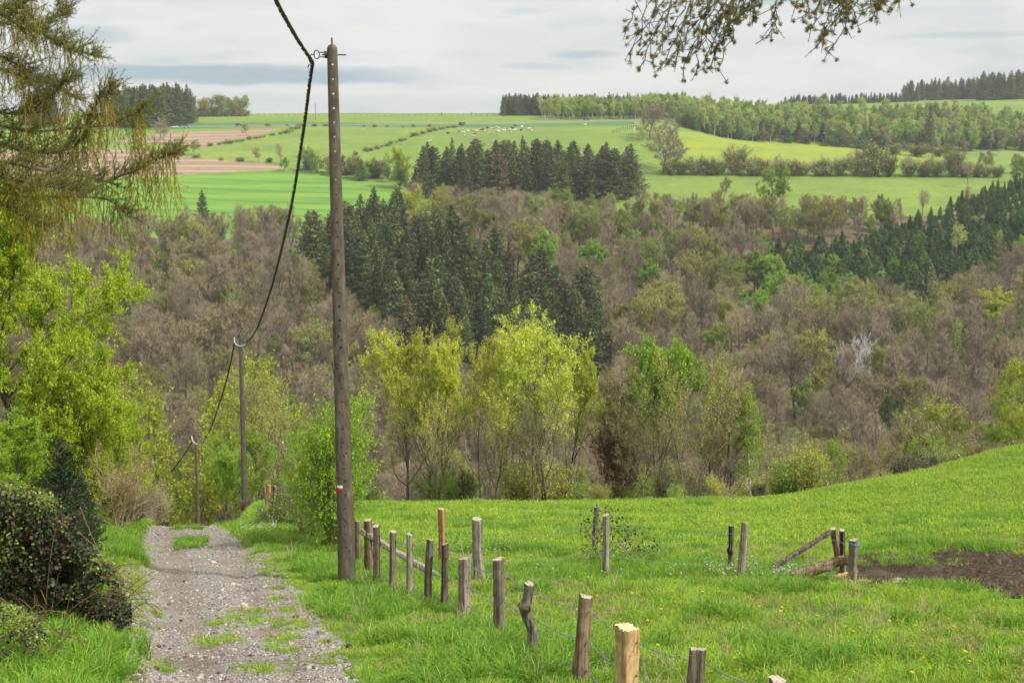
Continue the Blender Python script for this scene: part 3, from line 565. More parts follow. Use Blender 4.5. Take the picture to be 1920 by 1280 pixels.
def block(poly, d0, d1, step, kinds, h0, h1, name, label, group, seed, cap=300, cat='tree', wide=(.85, 1.15), single=None, mass=None):
    wide = (wide[0] * .95, wide[1] * 1.12)
    p, z, px, py = far_sites(d0, d1, min(a for a, b in poly) - 30, max(a for a, b in poly) + 30, step, seed); ok = inpoly(px, py, poly); p, z = p[ok], z[ok]
    o = np.argsort(p[:, 1]); rest = o[cap:]; o = o[:cap]
    if mass and len(rest): m = len(rest); j = RNG.integers(0, len(kinds), m); scatter(mass[0], mass[1], 'wood', single, np.c_[p, z - .2][rest], np.c_[np.zeros((m, 2)), RNG.uniform(0, 6.28, m)], RNG.uniform(h0, h1, m) / kinds[0].H, j)
    for i in o:
        K = RD.choice(kinds); H = RD.uniform(h0, h1)
        if single: k = RD.randrange(len(single)); plant1(name, single[k], kinds[k], (p[i, 0], p[i, 1], z[i] - .2), H, label, cat, group, RD.uniform(*wide))
        else: plant(name, K, (p[i, 0], p[i, 1], z[i] - .2), H, label, cat, group, wide=RD.uniform(*wide))
block(SPR_A, 300, 520, 7.0, SPR, 12, 24, 'spruce_tree', 'dark spruce in the big stand on the mid slope behind the concrete pole', 'spruces of the mid slope stand', 41, wide=(1.0, 1.4))
block(SPR_B, 520, 660, 7.2, SPR, 16, 21.5, 'spruce_tree', 'dark spruce in the spruce block at the foot of the cow pasture', 'spruces below the cow pasture', 42, wide=(1.0, 1.4))
block(PLANT, 380, 620, 4.4, SPRS, 4.0, 7.5, 'young_spruce', 'young spruce of the dense green plantation right of centre on the valley side', 'young spruces of the plantation', 43, 300, wide=(1.2, 1.8), single=[joined(K) for K in SPRS], mass=('young_spruce_plantation', 'upper rows of the dense green spruce plantation'))
def at(name, K, x, y, H, label, group=None, dmin=240, wide=1.0, cat='tree', parts=('trunk', 'crown'), dmax=1400):
    b = G(x, y, dmin, dmax); b.z -= .15; return plant(name, K, b, H, label, cat, group, wide=wide, parts=parts)
def hpx(x, y, h, dmin=240):      # tree height in metres from its height in the photo
    return h * G(x, y, dmin).y / 2400 * .985
def tall(name, K, x, y, h, label, **k): return at(name, K, x, y, hpx(x, y, h, k.get('dmin', 240)), label, **k)
ROUND = [broad(160 + i, 12, M_fresh, 20000, .27, tw=.6, prm=dict(start=[0, .16, .2, .2], lr=[1, .5, .5, .45], ang=[0, 62, 50, 45])) for i in range(2)]
LIMER = [broad(165 + i, 14, M_lime, 16000, .25, tw=.7, prm=dict(start=[0, .2, .2, .2])) for i in range(2)]
OAK = [broad(170 + i, 20, tw=8, twl=1.2, twr=.028, prm=dict(start=[0, .16, .2, .2], n=[1, 18, 8, 6], lr=[1, .52, .5, .45], ang=[0, 62, 48, 45], prof=lambda t: .55 + .6 * math.sin(math.pi * min(1, .2 + .7 * t))), r0=.42) for i in range(2)]
WHITE = broad(175, 16, tw=.8, twr=.03, mats=(M_whitebark, M_whitebark))
tall('bare_tree', OAK[0], 1243, 324, 96, 'big round leafless tree standing alone on the green slope', dmin=560, wide=1.25)
tall('bare_tree', OAK[1], 1219, 262, 70, 'dark leafless tree behind the big round bare tree, top against the birches', dmin=640, wide=1.2)
tall('round_tree', ROUND[0], 1449, 395, 84, 'round bright green tree at the edge of the lower pasture', dmin=480, wide=.95)
tall('lime_tree', LIMER[0], 748, 356, 80, 'yellow green leafy tree beside the left end of the upper spruce block', dmin=500, wide=1.05)
tall('lime_tree', LIMER[1], 778, 455, 105, 'yellow budding tree poking out left above the big spruce stand', dmin=380, wide=1.05)
tall('spruce_tree', SPR[1], 381, 428, 74, 'lone dark spruce in front of the bright green crop field', dmin=420, wide=1.25)
tall('spruce_tree', SPR[2], 1731, 625, 150, 'lone dark spruce rising out of the bare wood on the right', dmin=300, wide=.95)
tall('spruce_tree', SPR[0], 826, 520, 112, 'tallest pointed spruce at the top edge of the mid slope stand', dmin=300, wide=.9)
tall('white_tree', WHITE, 1588, 765, 148, 'pale white branched dead tree amid the brown wood', dmin=250, wide=1.05)
tall('white_tree', WHITE, 1622, 755, 122, 'second white dead tree right next to the tall pale one', dmin=250, wide=.8)
tall('fresh_tree', FRSH[0], 1008, 535, 108, 'mid green rounded tree right of the big spruce stand', dmin=300, wide=1.2)
tall('fresh_tree', FRSH[1], 1420, 625, 84, 'bright green crown in the middle of the right hand wood', dmin=300, wide=1.5)
tall('lime_tree', LIMER[0], 1862, 630, 92, 'flat topped yellow green crown near the right edge of the wood', dmin=300, wide=1.9)
tall('fresh_tree', FRSH[0], 1415, 555, 88, 'bright green bushy tree at the left tip of the young plantation', dmin=380, wide=1.4)
tall('fresh_tree', FRSH[1], 1560, 520, 44, 'small light green tree in the lower edge of the young plantation', dmin=380, wide=1.2)
tall('birch_tree', NARR[1], 1795, 482, 62, 'light yellow green slender tree amid the dark plantation', dmin=380, wide=1.3)
tall('fresh_tree', FRSH[0], 305, 545, 85, 'pale yellow green tree in the bare wood left of the cable', dmin=300, wide=.9)
for i, (x, y, h) in enumerate([(840, 372, 92), (798, 374, 100), (862, 360, 85)]): tall('spruce_tree', SPR[i], x, y, h, ['spruce with a bare lower trunk, second from the left end of the upper block', 'slender spruce at the left end of the upper spruce block', 'spruce third from the left end of the upper block'][i], dmin=520, wide=.85)
for i, (x, y, h) in enumerate([(485, 306, 30), (527, 309, 40), (561, 322, 48), (533, 322, 28), (455, 258, 0), (300, 262, 42), (365, 292, 30), (463, 255, 24)]):
    if not h: continue
    lb = {0: 'grey green bush by the ploughed field, left of the cable', 1: 'leafless tree on the field edge behind the cable', 2: 'thin leafless tree between cable and pole above the bright crop field', 3: 'small green tree at the top of the bright crop field',
          5: 'bare round tree standing above the lower ploughed field', 6: 'small pale green tree on the hedge above the lower ploughed field', 7: 'small round tree at the right end of the upper ploughed field'}[i]
    tall('field_tree', [OLIV[0], BARE[1], BARE[2], FRSH[0], None, OAK[0], OLIV[1], OLIV[2]][i], x, y, h, lb, dmin=520, wide=1.1)
# hedgerow shrubs across the right hand slope
HEDGE = [shrub(300 + i, 5, M_olive if i % 2 else M_birch, 2600, .26, tw=5, twr=.03, nst=11) for i in range(4)]
hx = [1256, 1275, 1302, 1330, 1347, 1382, 1408, 1428, 1462, 1484, 1506, 1533, 1553, 1572, 1606, 1624, 1641, 1668, 1705, 1735, 1755, 1790, 1808, 1830, 1848, 1868]
hh = [30, 26, 36, 30, 30, 55, 36, 34, 36, 30, 28, 30, 34, 32, 45, 40, 60, 42, 38, 32, 36, 50, 30, 26, 24, 22]
for i, (x, h) in enumerate(zip(hx, hh)):
    tall('hedgerow_shrub', HEDGE[i % 4], x, 328 + (x - 1256) * .008, h, '%s shrub from the left in the hedgerow crossing the right hand pasture' % ORD[i], dmin=560, wide=1.15 if h < 40 else .9, cat='shrub', group='shrubs of the hedgerow on the right hand slope', parts=('stems', 'foliage'))
for i, (x, h) in enumerate([(1609, 64), (1641, 60)]): tall('bare_tree', OAK[i], x, 330, h, ['leafless tree standing in the long hedgerow, left one of two', 'leafless tree standing in the long hedgerow, right one of two'][i], dmin=560, wide=.75)
for i, (x, y, h) in enumerate([(1356, 380, 48), (1508, 428, 64), (1545, 432, 70), (1640, 434, 66), (1500, 418, 58), (1690, 425, 55), (1580, 425, 60), (1815, 400, 54), (1815, 352, 52), (700, 440, 66), (580, 452, 60), (520, 476, 66), (470, 470, 52)]):
    tall('bare_tree', BARE[i % 5] if i % 3 else BUDS[i % 2], x, y, h, ['dead looking thin tree on the lower pasture edge', 'gnarled bare tree right of the round green one', 'bare tree before the middle of the lower pasture', 'bare tree at the right half of the lower pasture edge',
         'short bare tree close by the round green one', 'bare tree where plantation and lower pasture meet', 'leafless tree in the middle of the pasture edge row', 'reddish bare tree in front of the plantation corner', 'reddish tree at the right end of the hedgerow',
         'bare tree against the bright crop field right of the pole', 'bare tree against the crop field just left of the pole', 'bare tree before the crop field near the cable', 'low bare tree before the crop field left of the cable'][i], dmin=380, wide=.8)
# hedges between the far fields: low shrub rows
LOWH = [shrub(320 + i, 2.2, M_fresh if i == 1 else M_olive, 500, .3, tw=3, twr=.03, nst=8, spread=1.0) for i in range(3)]
LOWJ = [joined(K, 'hedge_shrub') for K in LOWH]; LOWJ2 = []
def hedge(pts, step, h0, h1, group, label, dmin=520, dens=1.0, kinds=None):
    W3 = [G(x, y, dmin) for x, y in pts]
    for a, b in zip(W3[:-1], W3[1:]):
        L = (b - a).length; n = max(1, int(L / step))
        for k in range(n):
            if RD.random() > dens: continue
            q = a.lerp(b, (k + RD.random()) / n); q.x += RD.gauss(0, .8); q.y += RD.gauss(0, .8); j = RD.randrange(3)
            plant1('hedge_shrub', LOWJ[j], LOWH[j], (q.x, q.y, h1_(q)), RD.uniform(h0, h1), label, 'shrub', group, RD.uniform(1.1, 2.0))
def h1_(q): return h1(q.x, q.y) - .1
hedge([(300, 271), (345, 276), (400, 273), (470, 262), (540, 250), (566, 237)], 4.5, 1.2, 2.4, 'shrubs of the hedge along the upper ploughed field', 'low shrub in the hedge along the lower side of the upper ploughed field')
hedge([(250, 281), (320, 289), (400, 301), (470, 303), (520, 306)], 4.0, 1.2, 2.6, 'shrubs of the hedge above the lower ploughed field', 'low shrub in the hedge above the lower ploughed field', dens=.8)
hedge([(650, 296), (700, 280), (760, 262), (820, 244), (866, 236)], 5, 1.0, 2.4, 'shrubs of the slanting hedge', 'low shrub in the slanting hedge between the two upper pastures', dens=.75)
hedge([(500, 236), (566, 237), (660, 238), (760, 239), (860, 237)], 9, 1.0, 2.2, 'shrubs along the upper lane', 'low shrub along the lane under the ridge pasture', dmin=640, dens=.7)
MIDS = [broad(330 + i, 9, [M_olive, M_bud, M_fresh][i], 3600, .38, tw=1.2, prm=dict(start=[0, .1, .2, .2], lr=[1, .5, .5, .45])) for i in range(3)]
MIDJ = [joined(K, 'copse_tree') for K in MIDS]
def copse(pts, step, h0, h1, name, label, group, kinds, js, depth=0.0, dmin=520, wide=(.9, 1.2), cat='tree', seed=1, rows=1, keep=10000, mass=None):
    """rows of trees along a line on the ground; beyond 'keep' of them the rest becomes one mass"""
    W3 = [G(x, y, dmin) for x, y in pts]; rd = random.Random(seed); S = []
    for r in range(rows):
        for a, b in zip(W3[:-1], W3[1:]):
            L = (b - a).length; n = max(1, int(L / step))
            for k in range(n):
                q = a.lerp(b, (k + rd.random()) / n); q.y += (r + rd.uniform(0, 1)) * depth / rows; q.x += rd.gauss(0, .6); q.z = h1_(q); S.append((r, q, rd.uniform(h0, h1), rd.uniform(*wide), rd.randrange(len(js))))
    for r, q, H, w, j in S[:keep]: plant1(name, js[j], kinds[j], q, H, label, cat, group, w)
    R = S[keep:]
    if R:
        scatter(mass[0], mass[1], 'wood', js, [tuple(q) for _, q, _, _, _ in R], [(0, 0, rd.uniform(0, 6.28)) for _ in R], [H / kinds[j].H * (.5 + .5 * w) for _, q, H, w, j in R], [j for _, _, _, _, j in R])
copse([(563, 326), (640, 337), (722, 352), (790, 362)], 4.2, 6, 11, 'copse_tree', 'small tree in the dark copse along the upper edge of the crop field', 'trees of the copse by the crop field', MIDS, MIDJ, 22, seed=2)
copse([(563, 324), (640, 334), (722, 346), (780, 356)], 9, 7, 11, 'spruce_tree', 'small spruce in the copse along the upper edge of the crop field', 'spruces of the copse by the crop field', SPRS, [joined(K) for K in SPRS], 18, seed=3, wide=(1, 1.5))
# woods on the skyline
SJ = [joined(K, 'spruce') for K in SPR]; NJ = [joined(K, 'birch') for K in NARR]
copse([(203, 238), (265, 241), (328, 237)], 2.6, 20, 26, 'spruce', '', None, SPR, SJ, 50, dmin=700, seed=4, rows=7, keep=0, mass=('skyline_spruce_wood', 'square dark spruce wood on the left skyline'), wide=(.8, 1.1))
copse([(335, 222), (400, 220), (456, 218)], 7, 11, 17, 'skyline_tree', 'thin leafed tree on the skyline right of the square dark wood', 'thin trees on the left skyline', OLIV + NARR, [joined(K) for K in OLIV] + NJ, 25, dmin=850, wide=(1, 1.3), seed=5, rows=2)
copse([(335, 221), (456, 218)], 3, 5, 7, 'skyline_shrub', 'low green bush under the thin trees of the left skyline', 'bushes on the left skyline', LOWH, LOWJ, 10, dmin=850, wide=(1, 1.4), cat='shrub', seed=55, rows=2)
copse([(30, 236), (85, 236)], 4, 20, 26, 'spruce', '', None, SPR, SJ, 30, dmin=800, wide=(.9, 1.1), seed=6, rows=3, keep=0, mass=('spruce_clump', 'dark skyline spruce clump seen through the near spruce boughs'))
copse([(942, 217.5), (1010, 217.3), (1160, 217), (1200, 217)], 2.8, 11, 16.5, 'spruce', '', None, SPR, SJ, 50, dmin=900, wide=(.8, 1.1), seed=7, rows=6, keep=0, mass=('skyline_spruce_row', 'long dark spruce row on the middle skyline'))
copse([(1480, 197), (1600, 195), (1720, 191)], 2.8, 5, 10, 'spruce', '', None, SPR, SJ, 20, dmin=1000, wide=(1, 1.3), seed=8, rows=3, keep=0, mass=('thin_spruce_row', 'thin row of small dark spruces on the right skyline'))
copse([(1715, 190), (1800, 187), (1930, 184), (2100, 182)], 4.0, 12, 21, 'spruce', '', None, SPR, SJ, 60, dmin=1000, wide=(1, 1.3), seed=9, rows=4, keep=0, mass=('right_skyline_spruces', 'dark spruce wood climbing the right skyline'))
copse([(1842, 189), (1925, 186), (2020, 185)], 5, 24, 29, 'skyline_spruce', 'one of the tallest dark spruces at the right end of the skyline', 'tallest spruces at the right skyline', SPR, SJ, 20, dmin=1000, wide=(1.1, 1.4), seed=91, rows=2)
GREENJ = [joined(K) for K in FRSH + OLIV]
copse([(1018, 226), (1100, 224.5), (1200, 224), (1340, 225)], 3.4, 9, 14.5, 'light_green_tree', 'front row light green tree of the young wood behind the far road', 'front trees of the light wood behind the road', FRSH + NARR + NARR, [joined(K) for K in FRSH] + NJ + NJ, 60, dmin=830, wide=(1, 1.4), seed=10, rows=6, keep=45, mass=('light_green_wood', 'light green young wood behind the far road'))
copse([(1280, 240), (1450, 266), (1600, 279), (1760, 285), (1990, 287)], 3.6, 13, 21, 'birch_tree', 'slender white stemmed tree along the front of the birch wood behind the yellow pasture', 'front birches behind the yellow pasture', NARR + [FRSH[0]], NJ + [joined(FRSH[0])], 90, dmin=800, wide=(.9, 1.3), seed=11, rows=4, keep=90, mass=('birch_wood', 'hazy green birch wood behind the yellow pasture'))
copse([(1280, 240), (1450, 266), (1600, 279), (1760, 285), (1990, 287)], 3.2, 6, 13, 'undergrowth_tree', 'small dark green tree under the birches behind the yellow pasture', 'undergrowth of the birch wood', MIDS + SPRS, MIDJ + [joined(K) for K in SPRS], 40, dmin=800, wide=(1.2, 1.7), seed=12, rows=2, keep=60, mass=('birch_undergrowth', 'dark undergrowth inside the birch wood'))
tall('spruce_tree', SPR[3], 1740, 286, 92, 'single dark narrow spruce inside the birch wood', dmin=800, wide=.6)
for i, (x, y, h) in enumerate([(1500, 266, 50), (1040, 228, 34), (1025, 228, 30)]): pass
for i, (x, y, h, w) in enumerate([(1680, 292, 22, 1.6), (1720, 294, 24, 1.8), (1760, 294, 20, 1.5)]):
    tall('willow_shrub', HEDGE[1], x, y, h, ['pale green willow bush, left of three behind the yellow ridge', 'pale green willow bush, middle of three behind the yellow ridge', 'pale green willow bush, right of three behind the yellow ridge'][i], dmin=680, wide=w, cat='shrub', parts=('stems', 'foliage'))
copse([(1800, 318), (1860, 326), (1940, 332)], 4, 7, 13, 'budding_tree', 'budding tree of the copse at the right end of the hedgerow', 'trees of the copse right of the hedgerow', BUDS + OLIV + BARE[:1], [joined(K) for K in BUDS + OLIV + BARE[:1]], 60, dmin=560, seed=14)
tall('fresh_tree', ROUND[1], 1910, 345, 50, 'fresh green rounded tree at the right edge above the plantation', dmin=520)

for i, (x, y, h) in enumerate([(1475, 500, 34), (1540, 505, 30), (1620, 500, 36), (1680, 520, 38), (1725, 470, 34), (1830, 440, 36), (1870, 470, 40), (1650, 540, 34), (1590, 548, 40), (1500, 552, 44)]):
    tall('plantation_birch', (NARR + FRSH)[i % 5], x, y, h, '%s pale green broadleaf from the front left among the young spruces of the plantation' % ORD[i], dmin=380, wide=1.3, group='broadleaf trees inside the plantation')

for i, (x, y, h, k, w, lb) in enumerate([(1448, 560, 84, 1, 1.2, 'second bright green tree in the patch below the left tip of the plantation'), (1550, 570, 70, 0, 1.3, 'light green tree just under the lower edge of the plantation'), (1215, 560, 78, 0, 1.2, 'light green tree high on the wooded slope right of the spruce stand'),
    (1345, 690, 90, 1, 1.1, 'green tree low in the wood above the pale meadow edge trees'), (1505, 800, 96, 0, 1.0, 'green tree deep in the valley above the meadow corner'), (1660, 830, 96, 1, .9, 'green tree in the valley above the broom bushes'), (1905, 690, 96, 0, .9, 'green tree in the wood at the right edge of the picture'),
    (1110, 520, 74, 1, 1.1, 'pale green tree on the slope right above the tallest yellow tree'), (432, 620, 92, 0, .8, 'green tree in the bare wood between cable and second pole'), (250, 600, 96, 1, .8, 'green tree in the bare wood beside the large left tree'), (1070, 470, 66, 0, 1.2, 'pale green tree below the right half of the upper spruce block')]):
    tall('fresh_tree', [FRSH[0], FRSH[1]][k], x, y, h, lb, dmin=250, wide=w)
# ---------------------------------------------------------------- trees and bushes at the lower edge of the meadow
M_bark_n = barkmat('mossy bark', (.06, .05, .035), (.15, .13, .085), 5, .25, .6, .12, spots=(.12, .15, .05))
M_twig_n = barkmat('young wood', (.20, .165, .10), (.32, .27, .18), 2, 1, 0, .12)
M_yel = leafmat('yellow green leaves', [(0, (.34, .40, .035)), (.5, (.50, .55, .05)), (1, (.70, .70, .14))], .45, .1, .6, .15, .01)
M_grn = leafmat('bright green leaves', [(0, (.16, .30, .02)), (.6, (.27, .44, .03)), (1, (.42, .56, .06))], .4, .1, .5, .2, .01)
M_pale = leafmat('pale olive leaves', [(0, (.21, .20, .07)), (.6, (.29, .28, .09)), (1, (.40, .37, .15))], .3, .1, .7, .1, .01)
M_copper = leafmat('copper leaves', [(0, (.10, .05, .012)), (.6, (.17, .085, .015)), (1, (.26, .13, .02))], .3, .1, .6, .1, .01)
M_orange = leafmat('orange shoots', [(0, (.40, .18, .03)), (.6, (.55, .28, .04)), (1, (.60, .42, .06))], .4, .1, .6, .1, .01)
M_darkfir = leafmat('dark fir needles', [(0, (.012, .035, .012)), (.7, (.025, .06, .018)), (1, (.06, .10, .03))], .1, .1, .6, .15, .01)
M_broom = leafmat('broom', [(0, (.035, .06, .02)), (.7, (.06, .095, .03)), (1, (.11, .14, .04))], .2, .1, .7, .1, .01)
M_brack = leafmat('dead bracken', [(0, (.09, .055, .035)), (.6, (.15, .10, .055)), (1, (.20, .19, .08))], .2, .1, .9, .05, .01)
def nb(seed, leaf, nleaf, ls=.12, tw=1.35, **k):
    nleaf = int(nleaf * 1.3)
    prm = dict(n=[1, 13, 7, 5], ns=[9, 6, 4, 3], wob=[.08, .12, .15, .2], trop=[.03, .10, .08, .06], start=[0, .2, .25, .2], ang=[0, 34, 34, 38], lr=[1, .40, .42, .42], prof=lambda t: .55 + .75 * math.sin(math.pi * min(1, .25 + t * .6)), rmin=.010)
    prm.update(k.pop('prm', {})); k.setdefault('twl', .55); k.setdefault('twr', .007); k.setdefault('r0', .13)
    m = k.pop('mats', (M_bark_n, M_twig_n)); return broad(seed, 10.5, leaf, nleaf, ls, tw, m, prm, **k)
zt = lambda lo: (lambda z: np.clip((z / 10.5 - lo) * 2.6, .03, 1))
N_YEL = [nb(400 + i, M_yel, 17000, .10, zb=zt(.46), multi=1 + i % 2) for i in range(4)]
N_LIM = [nb(410, M_lime, 26000, .12, zb=zt(.05), multi=3, prm=dict(start=[0, .1, .2, .15], lr=[1, .42, .5, .42])), nb(411, M_grn, 18000, .12, zb=zt(.1), multi=2)]
N_SPA = [nb(420 + i, M_yel if i else M_olive, 2600, .11, zb=zt(.45), multi=1 + i % 2) for i in range(3)]
N_PAL = [nb(430 + i, M_pale, 14000, .11, zb=zt(.3), multi=2) for i in range(2)]
N_FTOP = nb(440, M_grn, 13000, .12, zb=zt(.5), multi=2)
N_BIR = [nb(450 + i, M_lime if i else M_grn, 9000, .10, zb=zt(.1), mats=(M_whitebark, M_twig_n), r0=.09, prm=dict(wob=[.015, .12, .15, .2], n=[1, 22, 6, 4], lr=[1, .2, .5, .5], ang=[0, 35, 50, 45], trop=[.02, .03, -.04, -.06])) for i in range(2)]
N_COP = nb(460, M_copper, 12000, .13, multi=2, prm=dict(start=[0, .15, .2, .2], lr=[1, .45, .5, .42]))
def tree_px(name, K, x, D, ytop, label, wide=1.0, group=None, rz=None, cat='tree', parts=('trunk', 'crown')):
    X = (x - 960) / 2335 * D; z = h1(X, D); H = (tany(ytop) * D - z) * 1.0
    return plant(name, K, (X, D, z), H, label, cat, group, rz, wide, parts)
for a in [
 ('lime_tree', N_LIM[0], 372, 118, 668, 'broad yellow green tree behind the two far poles', 1.0),
 ('thin_tree', N_SPA[0], 478, 84, 690, 'thin sparsely leafed tree just right of the second pole', .8), ('thin_tree', N_SPA[1], 525, 82, 705, 'thin bare tree second right of the second pole', .9),
 ('green_tree', N_LIM[1], 446, 80, 815, 'low fresh green tree between the two far poles', .8), ('green_tree', N_LIM[1], 480, 78, 815, 'low fresh green tree behind the second pole', 1.2), ('green_tree', N_LIM[1], 545, 72, 800, 'low fresh green tree left of the green shrub', 1.1),
 ('hawthorn_tree', N_SPA[2], 318, 118, 850, 'small dark branched tree at the bend of the path', 1.3), ('green_tree', N_LIM[1], 345, 122, 872, 'low green tree behind the far end of the path', .8),
 ('thin_tree', N_SPA[0], 590, 92, 740, 'thin bare tree left behind the concrete pole', .8),
 ('yellow_tree', N_YEL[0], 762, 72, 622, 'yellow green tree, first of the meadow edge row right of the concrete pole', .85), ('yellow_tree', N_YEL[2], 800, 70, 640, 'yellow green tree, second of the meadow edge row', .72),
 ('yellow_tree', N_YEL[3], 848, 71, 608, 'ragged yellow green tree, third of the meadow edge row', .85), ('yellow_tree', N_YEL[1], 905, 74, 626, 'yellow green tree, fourth of the meadow edge row', .65),
 ('yellow_tree', N_YEL[0], 950, 70, 632, 'yellow green tree left of the tallest one', .58), ('yellow_tree', N_YEL[3], 1028, 69, 578, 'tallest yellow green tree in the middle of the meadow edge row', 1.1), ('yellow_tree', N_YEL[2], 1062, 74, 650, 'yellow green tree right behind the tallest one', .6),
 ('thin_tree', N_SPA[1], 820, 68, 720, 'thin brown tree under the yellow crowns, left', .7), ('thin_tree', N_SPA[2], 925, 67, 730, 'thin brown tree under the yellow crowns, middle', .7), ('thin_tree', N_SPA[0], 1000, 66, 740, 'thin brown tree under the yellow crowns, right', .7),
 ('copper_tree', N_COP, 1137, 78, 762, 'small copper leaved tree in the meadow edge row', 1.0),
 ('pale_tree', N_PAL[0], 1178, 75, 665, 'pale olive tree right of the copper leaved one', .7), ('dark_tree', N_SPA[0], 1205, 67, 760, 'dark forked bare tree in front of the pale olive one', 1.0),
 ('green_topped_tree', N_FTOP, 1240, 73, 632, 'tree with bright green top and bare lower limbs', .8), ('thin_tree', N_SPA[1], 1300, 68, 650, 'tall grey bare tree beside the green topped one', .8), ('pale_tree', N_PAL[1], 1335, 78, 668, 'pale thin tree right of the tall grey bare one', .8),
 ('birch_tree', N_BIR[0], 1412, 76, 722, 'slim white stemmed green birch at the meadow edge', 1.0), ('thin_tree', N_SPA[2], 1370, 80, 740, 'thin bare tree left of the slim birch', .8), ('thin_tree', N_SPA[0], 1475, 90, 800, 'brown twiggy tree right of the slim birch', 1.1),
 ('pale_tree', N_PAL[0], 1520, 95, 800, 'orange tinged thin tree behind the meadow corner', .9), ('green_tree', N_LIM[1], 1565, 80, 832, 'rounded fresh green tree at the right part of the meadow edge', .95), ('green_tree', N_LIM[1], 1532, 76, 868, 'low fresh bush tree with dark foot at the meadow corner', 1.3),
 ('pale_tree', N_PAL[1], 1632, 84, 826, 'small pale yellow green tree above the bracken', 1.1), ('birch_tree', N_BIR[1], 1755, 104, 752, 'golden green birch rising behind the right bracken bank', 1.5), ('pale_tree', N_PAL[0], 1712, 100, 765, 'olive tree left beside the golden green birch', 1.0),
 ('green_tree', N_LIM[1], 1785, 96, 815, 'fresh green young tree right below the golden birch', 1.4), ('thin_tree', N_SPA[1], 1825, 108, 770, 'brown bare tree between golden birch and right edge', 1.0), ('green_tree', N_LIM[1], 1865, 98, 790, 'fresh green tree above the far right bank', 1.3),
 ('birch_tree', N_BIR[1], 1908, 102, 672, 'yellow green birch at the right edge of the picture', 1.3), ('green_tree', N_LIM[0], 1935, 100, 740, 'leafy green tree cut by the right edge', 1.0), ('white_tree', N_BIR[0], 1890, 106, 720, 'white stemmed tree left of the edge birch', .8)]:
    tree_px(a[0], a[1], a[2], a[3], a[4], a[5], a[6])
SH_G = [shrub(500 + i, 3, M_grn, 5500, .10, tw=3, twr=.008, nst=12, mat=M_twig_n) for i in range(2)]
SH_Y = [shrub(510 + i, 3, M_yel, 4500, .09, tw=3, twr=.008, nst=14, mat=M_twig_n) for i in range(2)]
SH_B = [shrub(520 + i, 3, M_olive, 2200, .09, tw=4, twr=.009, nst=14, mat=M_bark_n) for i in range(2)]
SH_K = [shrub(530 + i, 3, M_broom, 6000, .13, tw=6, twr=.01, nst=16, mat=M_twig_n) for i in range(2)]
rd4 = random.Random(44)
for i in range(66):
    x = rd4.uniform(250, 1540); D = rd4.uniform(68, 92); K = rd4.choice(SH_G * 2 + SH_Y * 3 + SH_B * 1); X = (x - 960) / 2335 * D; right = x > 660
    if 400 < x < 500 and D < 76: continue
    if x < 425: D += 52; X = (x - 960) / 2335 * D
    plant('undergrowth_shrub', K, (X, D, h1(X, D) - .1), rd4.uniform(1.6, 3.2) if x > 660 else rd4.uniform(2.0, 4.4), 'leafy shrub under the trees %s of the concrete pole' % ('right' if right else 'left'), 'shrub', 'undergrowth shrubs %s of the pole' % ('right' if right else 'left'), wide=rd4.uniform(.9, 1.3), parts=('stems', 'foliage'))
for i, (x, D, yt, K, lb) in enumerate([(1345, 66, 893, SH_Y[0], 'round twiggy yellow green shrub on the meadow edge below the slim birch'), (1270, 66, 910, SH_G[0], 'small bright green bush at the foot of the bare trees'), (1425, 68, 905, SH_K[0], 'low dark bush at the meadow edge below the slim birch'),
    (1465, 72, 905, SH_Y[1], 'low olive bush left of the meadow corner'), (1510, 74, 885, SH_B[0], 'brown twiggy bush at the meadow corner'), (1690, 84, 858, SH_K[1], 'dark green broom bush behind the double stake'), (1725, 86, 850, SH_K[0], 'dark green broom bush right of the double stake'), (1660, 82, 880, SH_Y[0], 'olive bush left of the broom'),
    (1760, 90, 843, SH_B[1], 'brown bush on the right bank'), (1770, 88, 835, SH_G[1], 'fresh green bush on the right bank'), (1125, 66, 905, SH_Y[1], 'small pale shrub behind the meadow bramble')]):
    tree_px('shrub', K, x, D, yt, lb, 1.0, cat='shrub', parts=('stems', 'foliage'))
# dead bracken along the upper meadow edge on the right
def tuftmesh(name, mat, n, h, w, spread, seed, lean=.5, flat=0.0):
    """one clump of narrow bent blades"""
    rng = np.random.default_rng(seed); g = Geo(); a = rng.uniform(0, 6.28, n); r = spread * np.sqrt(rng.random(n)); b = np.stack([r * np.cos(a), r * np.sin(a), np.full(n, -.02)], 1)
    da = a + rng.normal(size=n) * .9; ln = lean * rng.uniform(.2, 1.3, n); H = h * rng.uniform(.55, 1.25, n); d = np.stack([np.cos(da), np.sin(da), 0 * da], 1); s_ = np.stack([-np.sin(da), np.cos(da), 0 * da], 1)
    th = rng.uniform(0, 6.28, n); s_ = s_ * np.cos(th)[:, None] + d * np.sin(th)[:, None]; W_ = (w * rng.uniform(.7, 1.3, n))[:, None]
    z = np.array([0, 0, 1.])[None]; L1 = b + d * (ln * H * .2)[:, None] + z * (H * .5)[:, None]; L2 = b + d * (ln * H * .75)[:, None] + z * (H * (.92 - .3 * ln))[:, None]; L3 = L2 + d * (ln * H * .35)[:, None] + z * (H * (.12 - .2 * ln))[:, None]
    V = np.stack([b - s_ * W_, b + s_ * W_, L1 + s_ * W_ * .85, L1 - s_ * W_ * .85, L2 + s_ * W_ * .5, L2 - s_ * W_ * .5, L3 + s_ * W_ * .08, L3 - s_ * W_ * .08], 1)
    F = (np.arange(n) * 8)[:, None, None] + np.array([[0, 1, 2, 3], [3, 2, 4, 5], [5, 4, 6, 7]])[None]; g.add(V.reshape(-1, 3), F.reshape(-1, 4)); return g.mesh(name, [mat])
BRK = [tuftmesh('bracken', M_brack, 60, .6, .02, .5, 600 + i, 1.3) for i in range(2)]
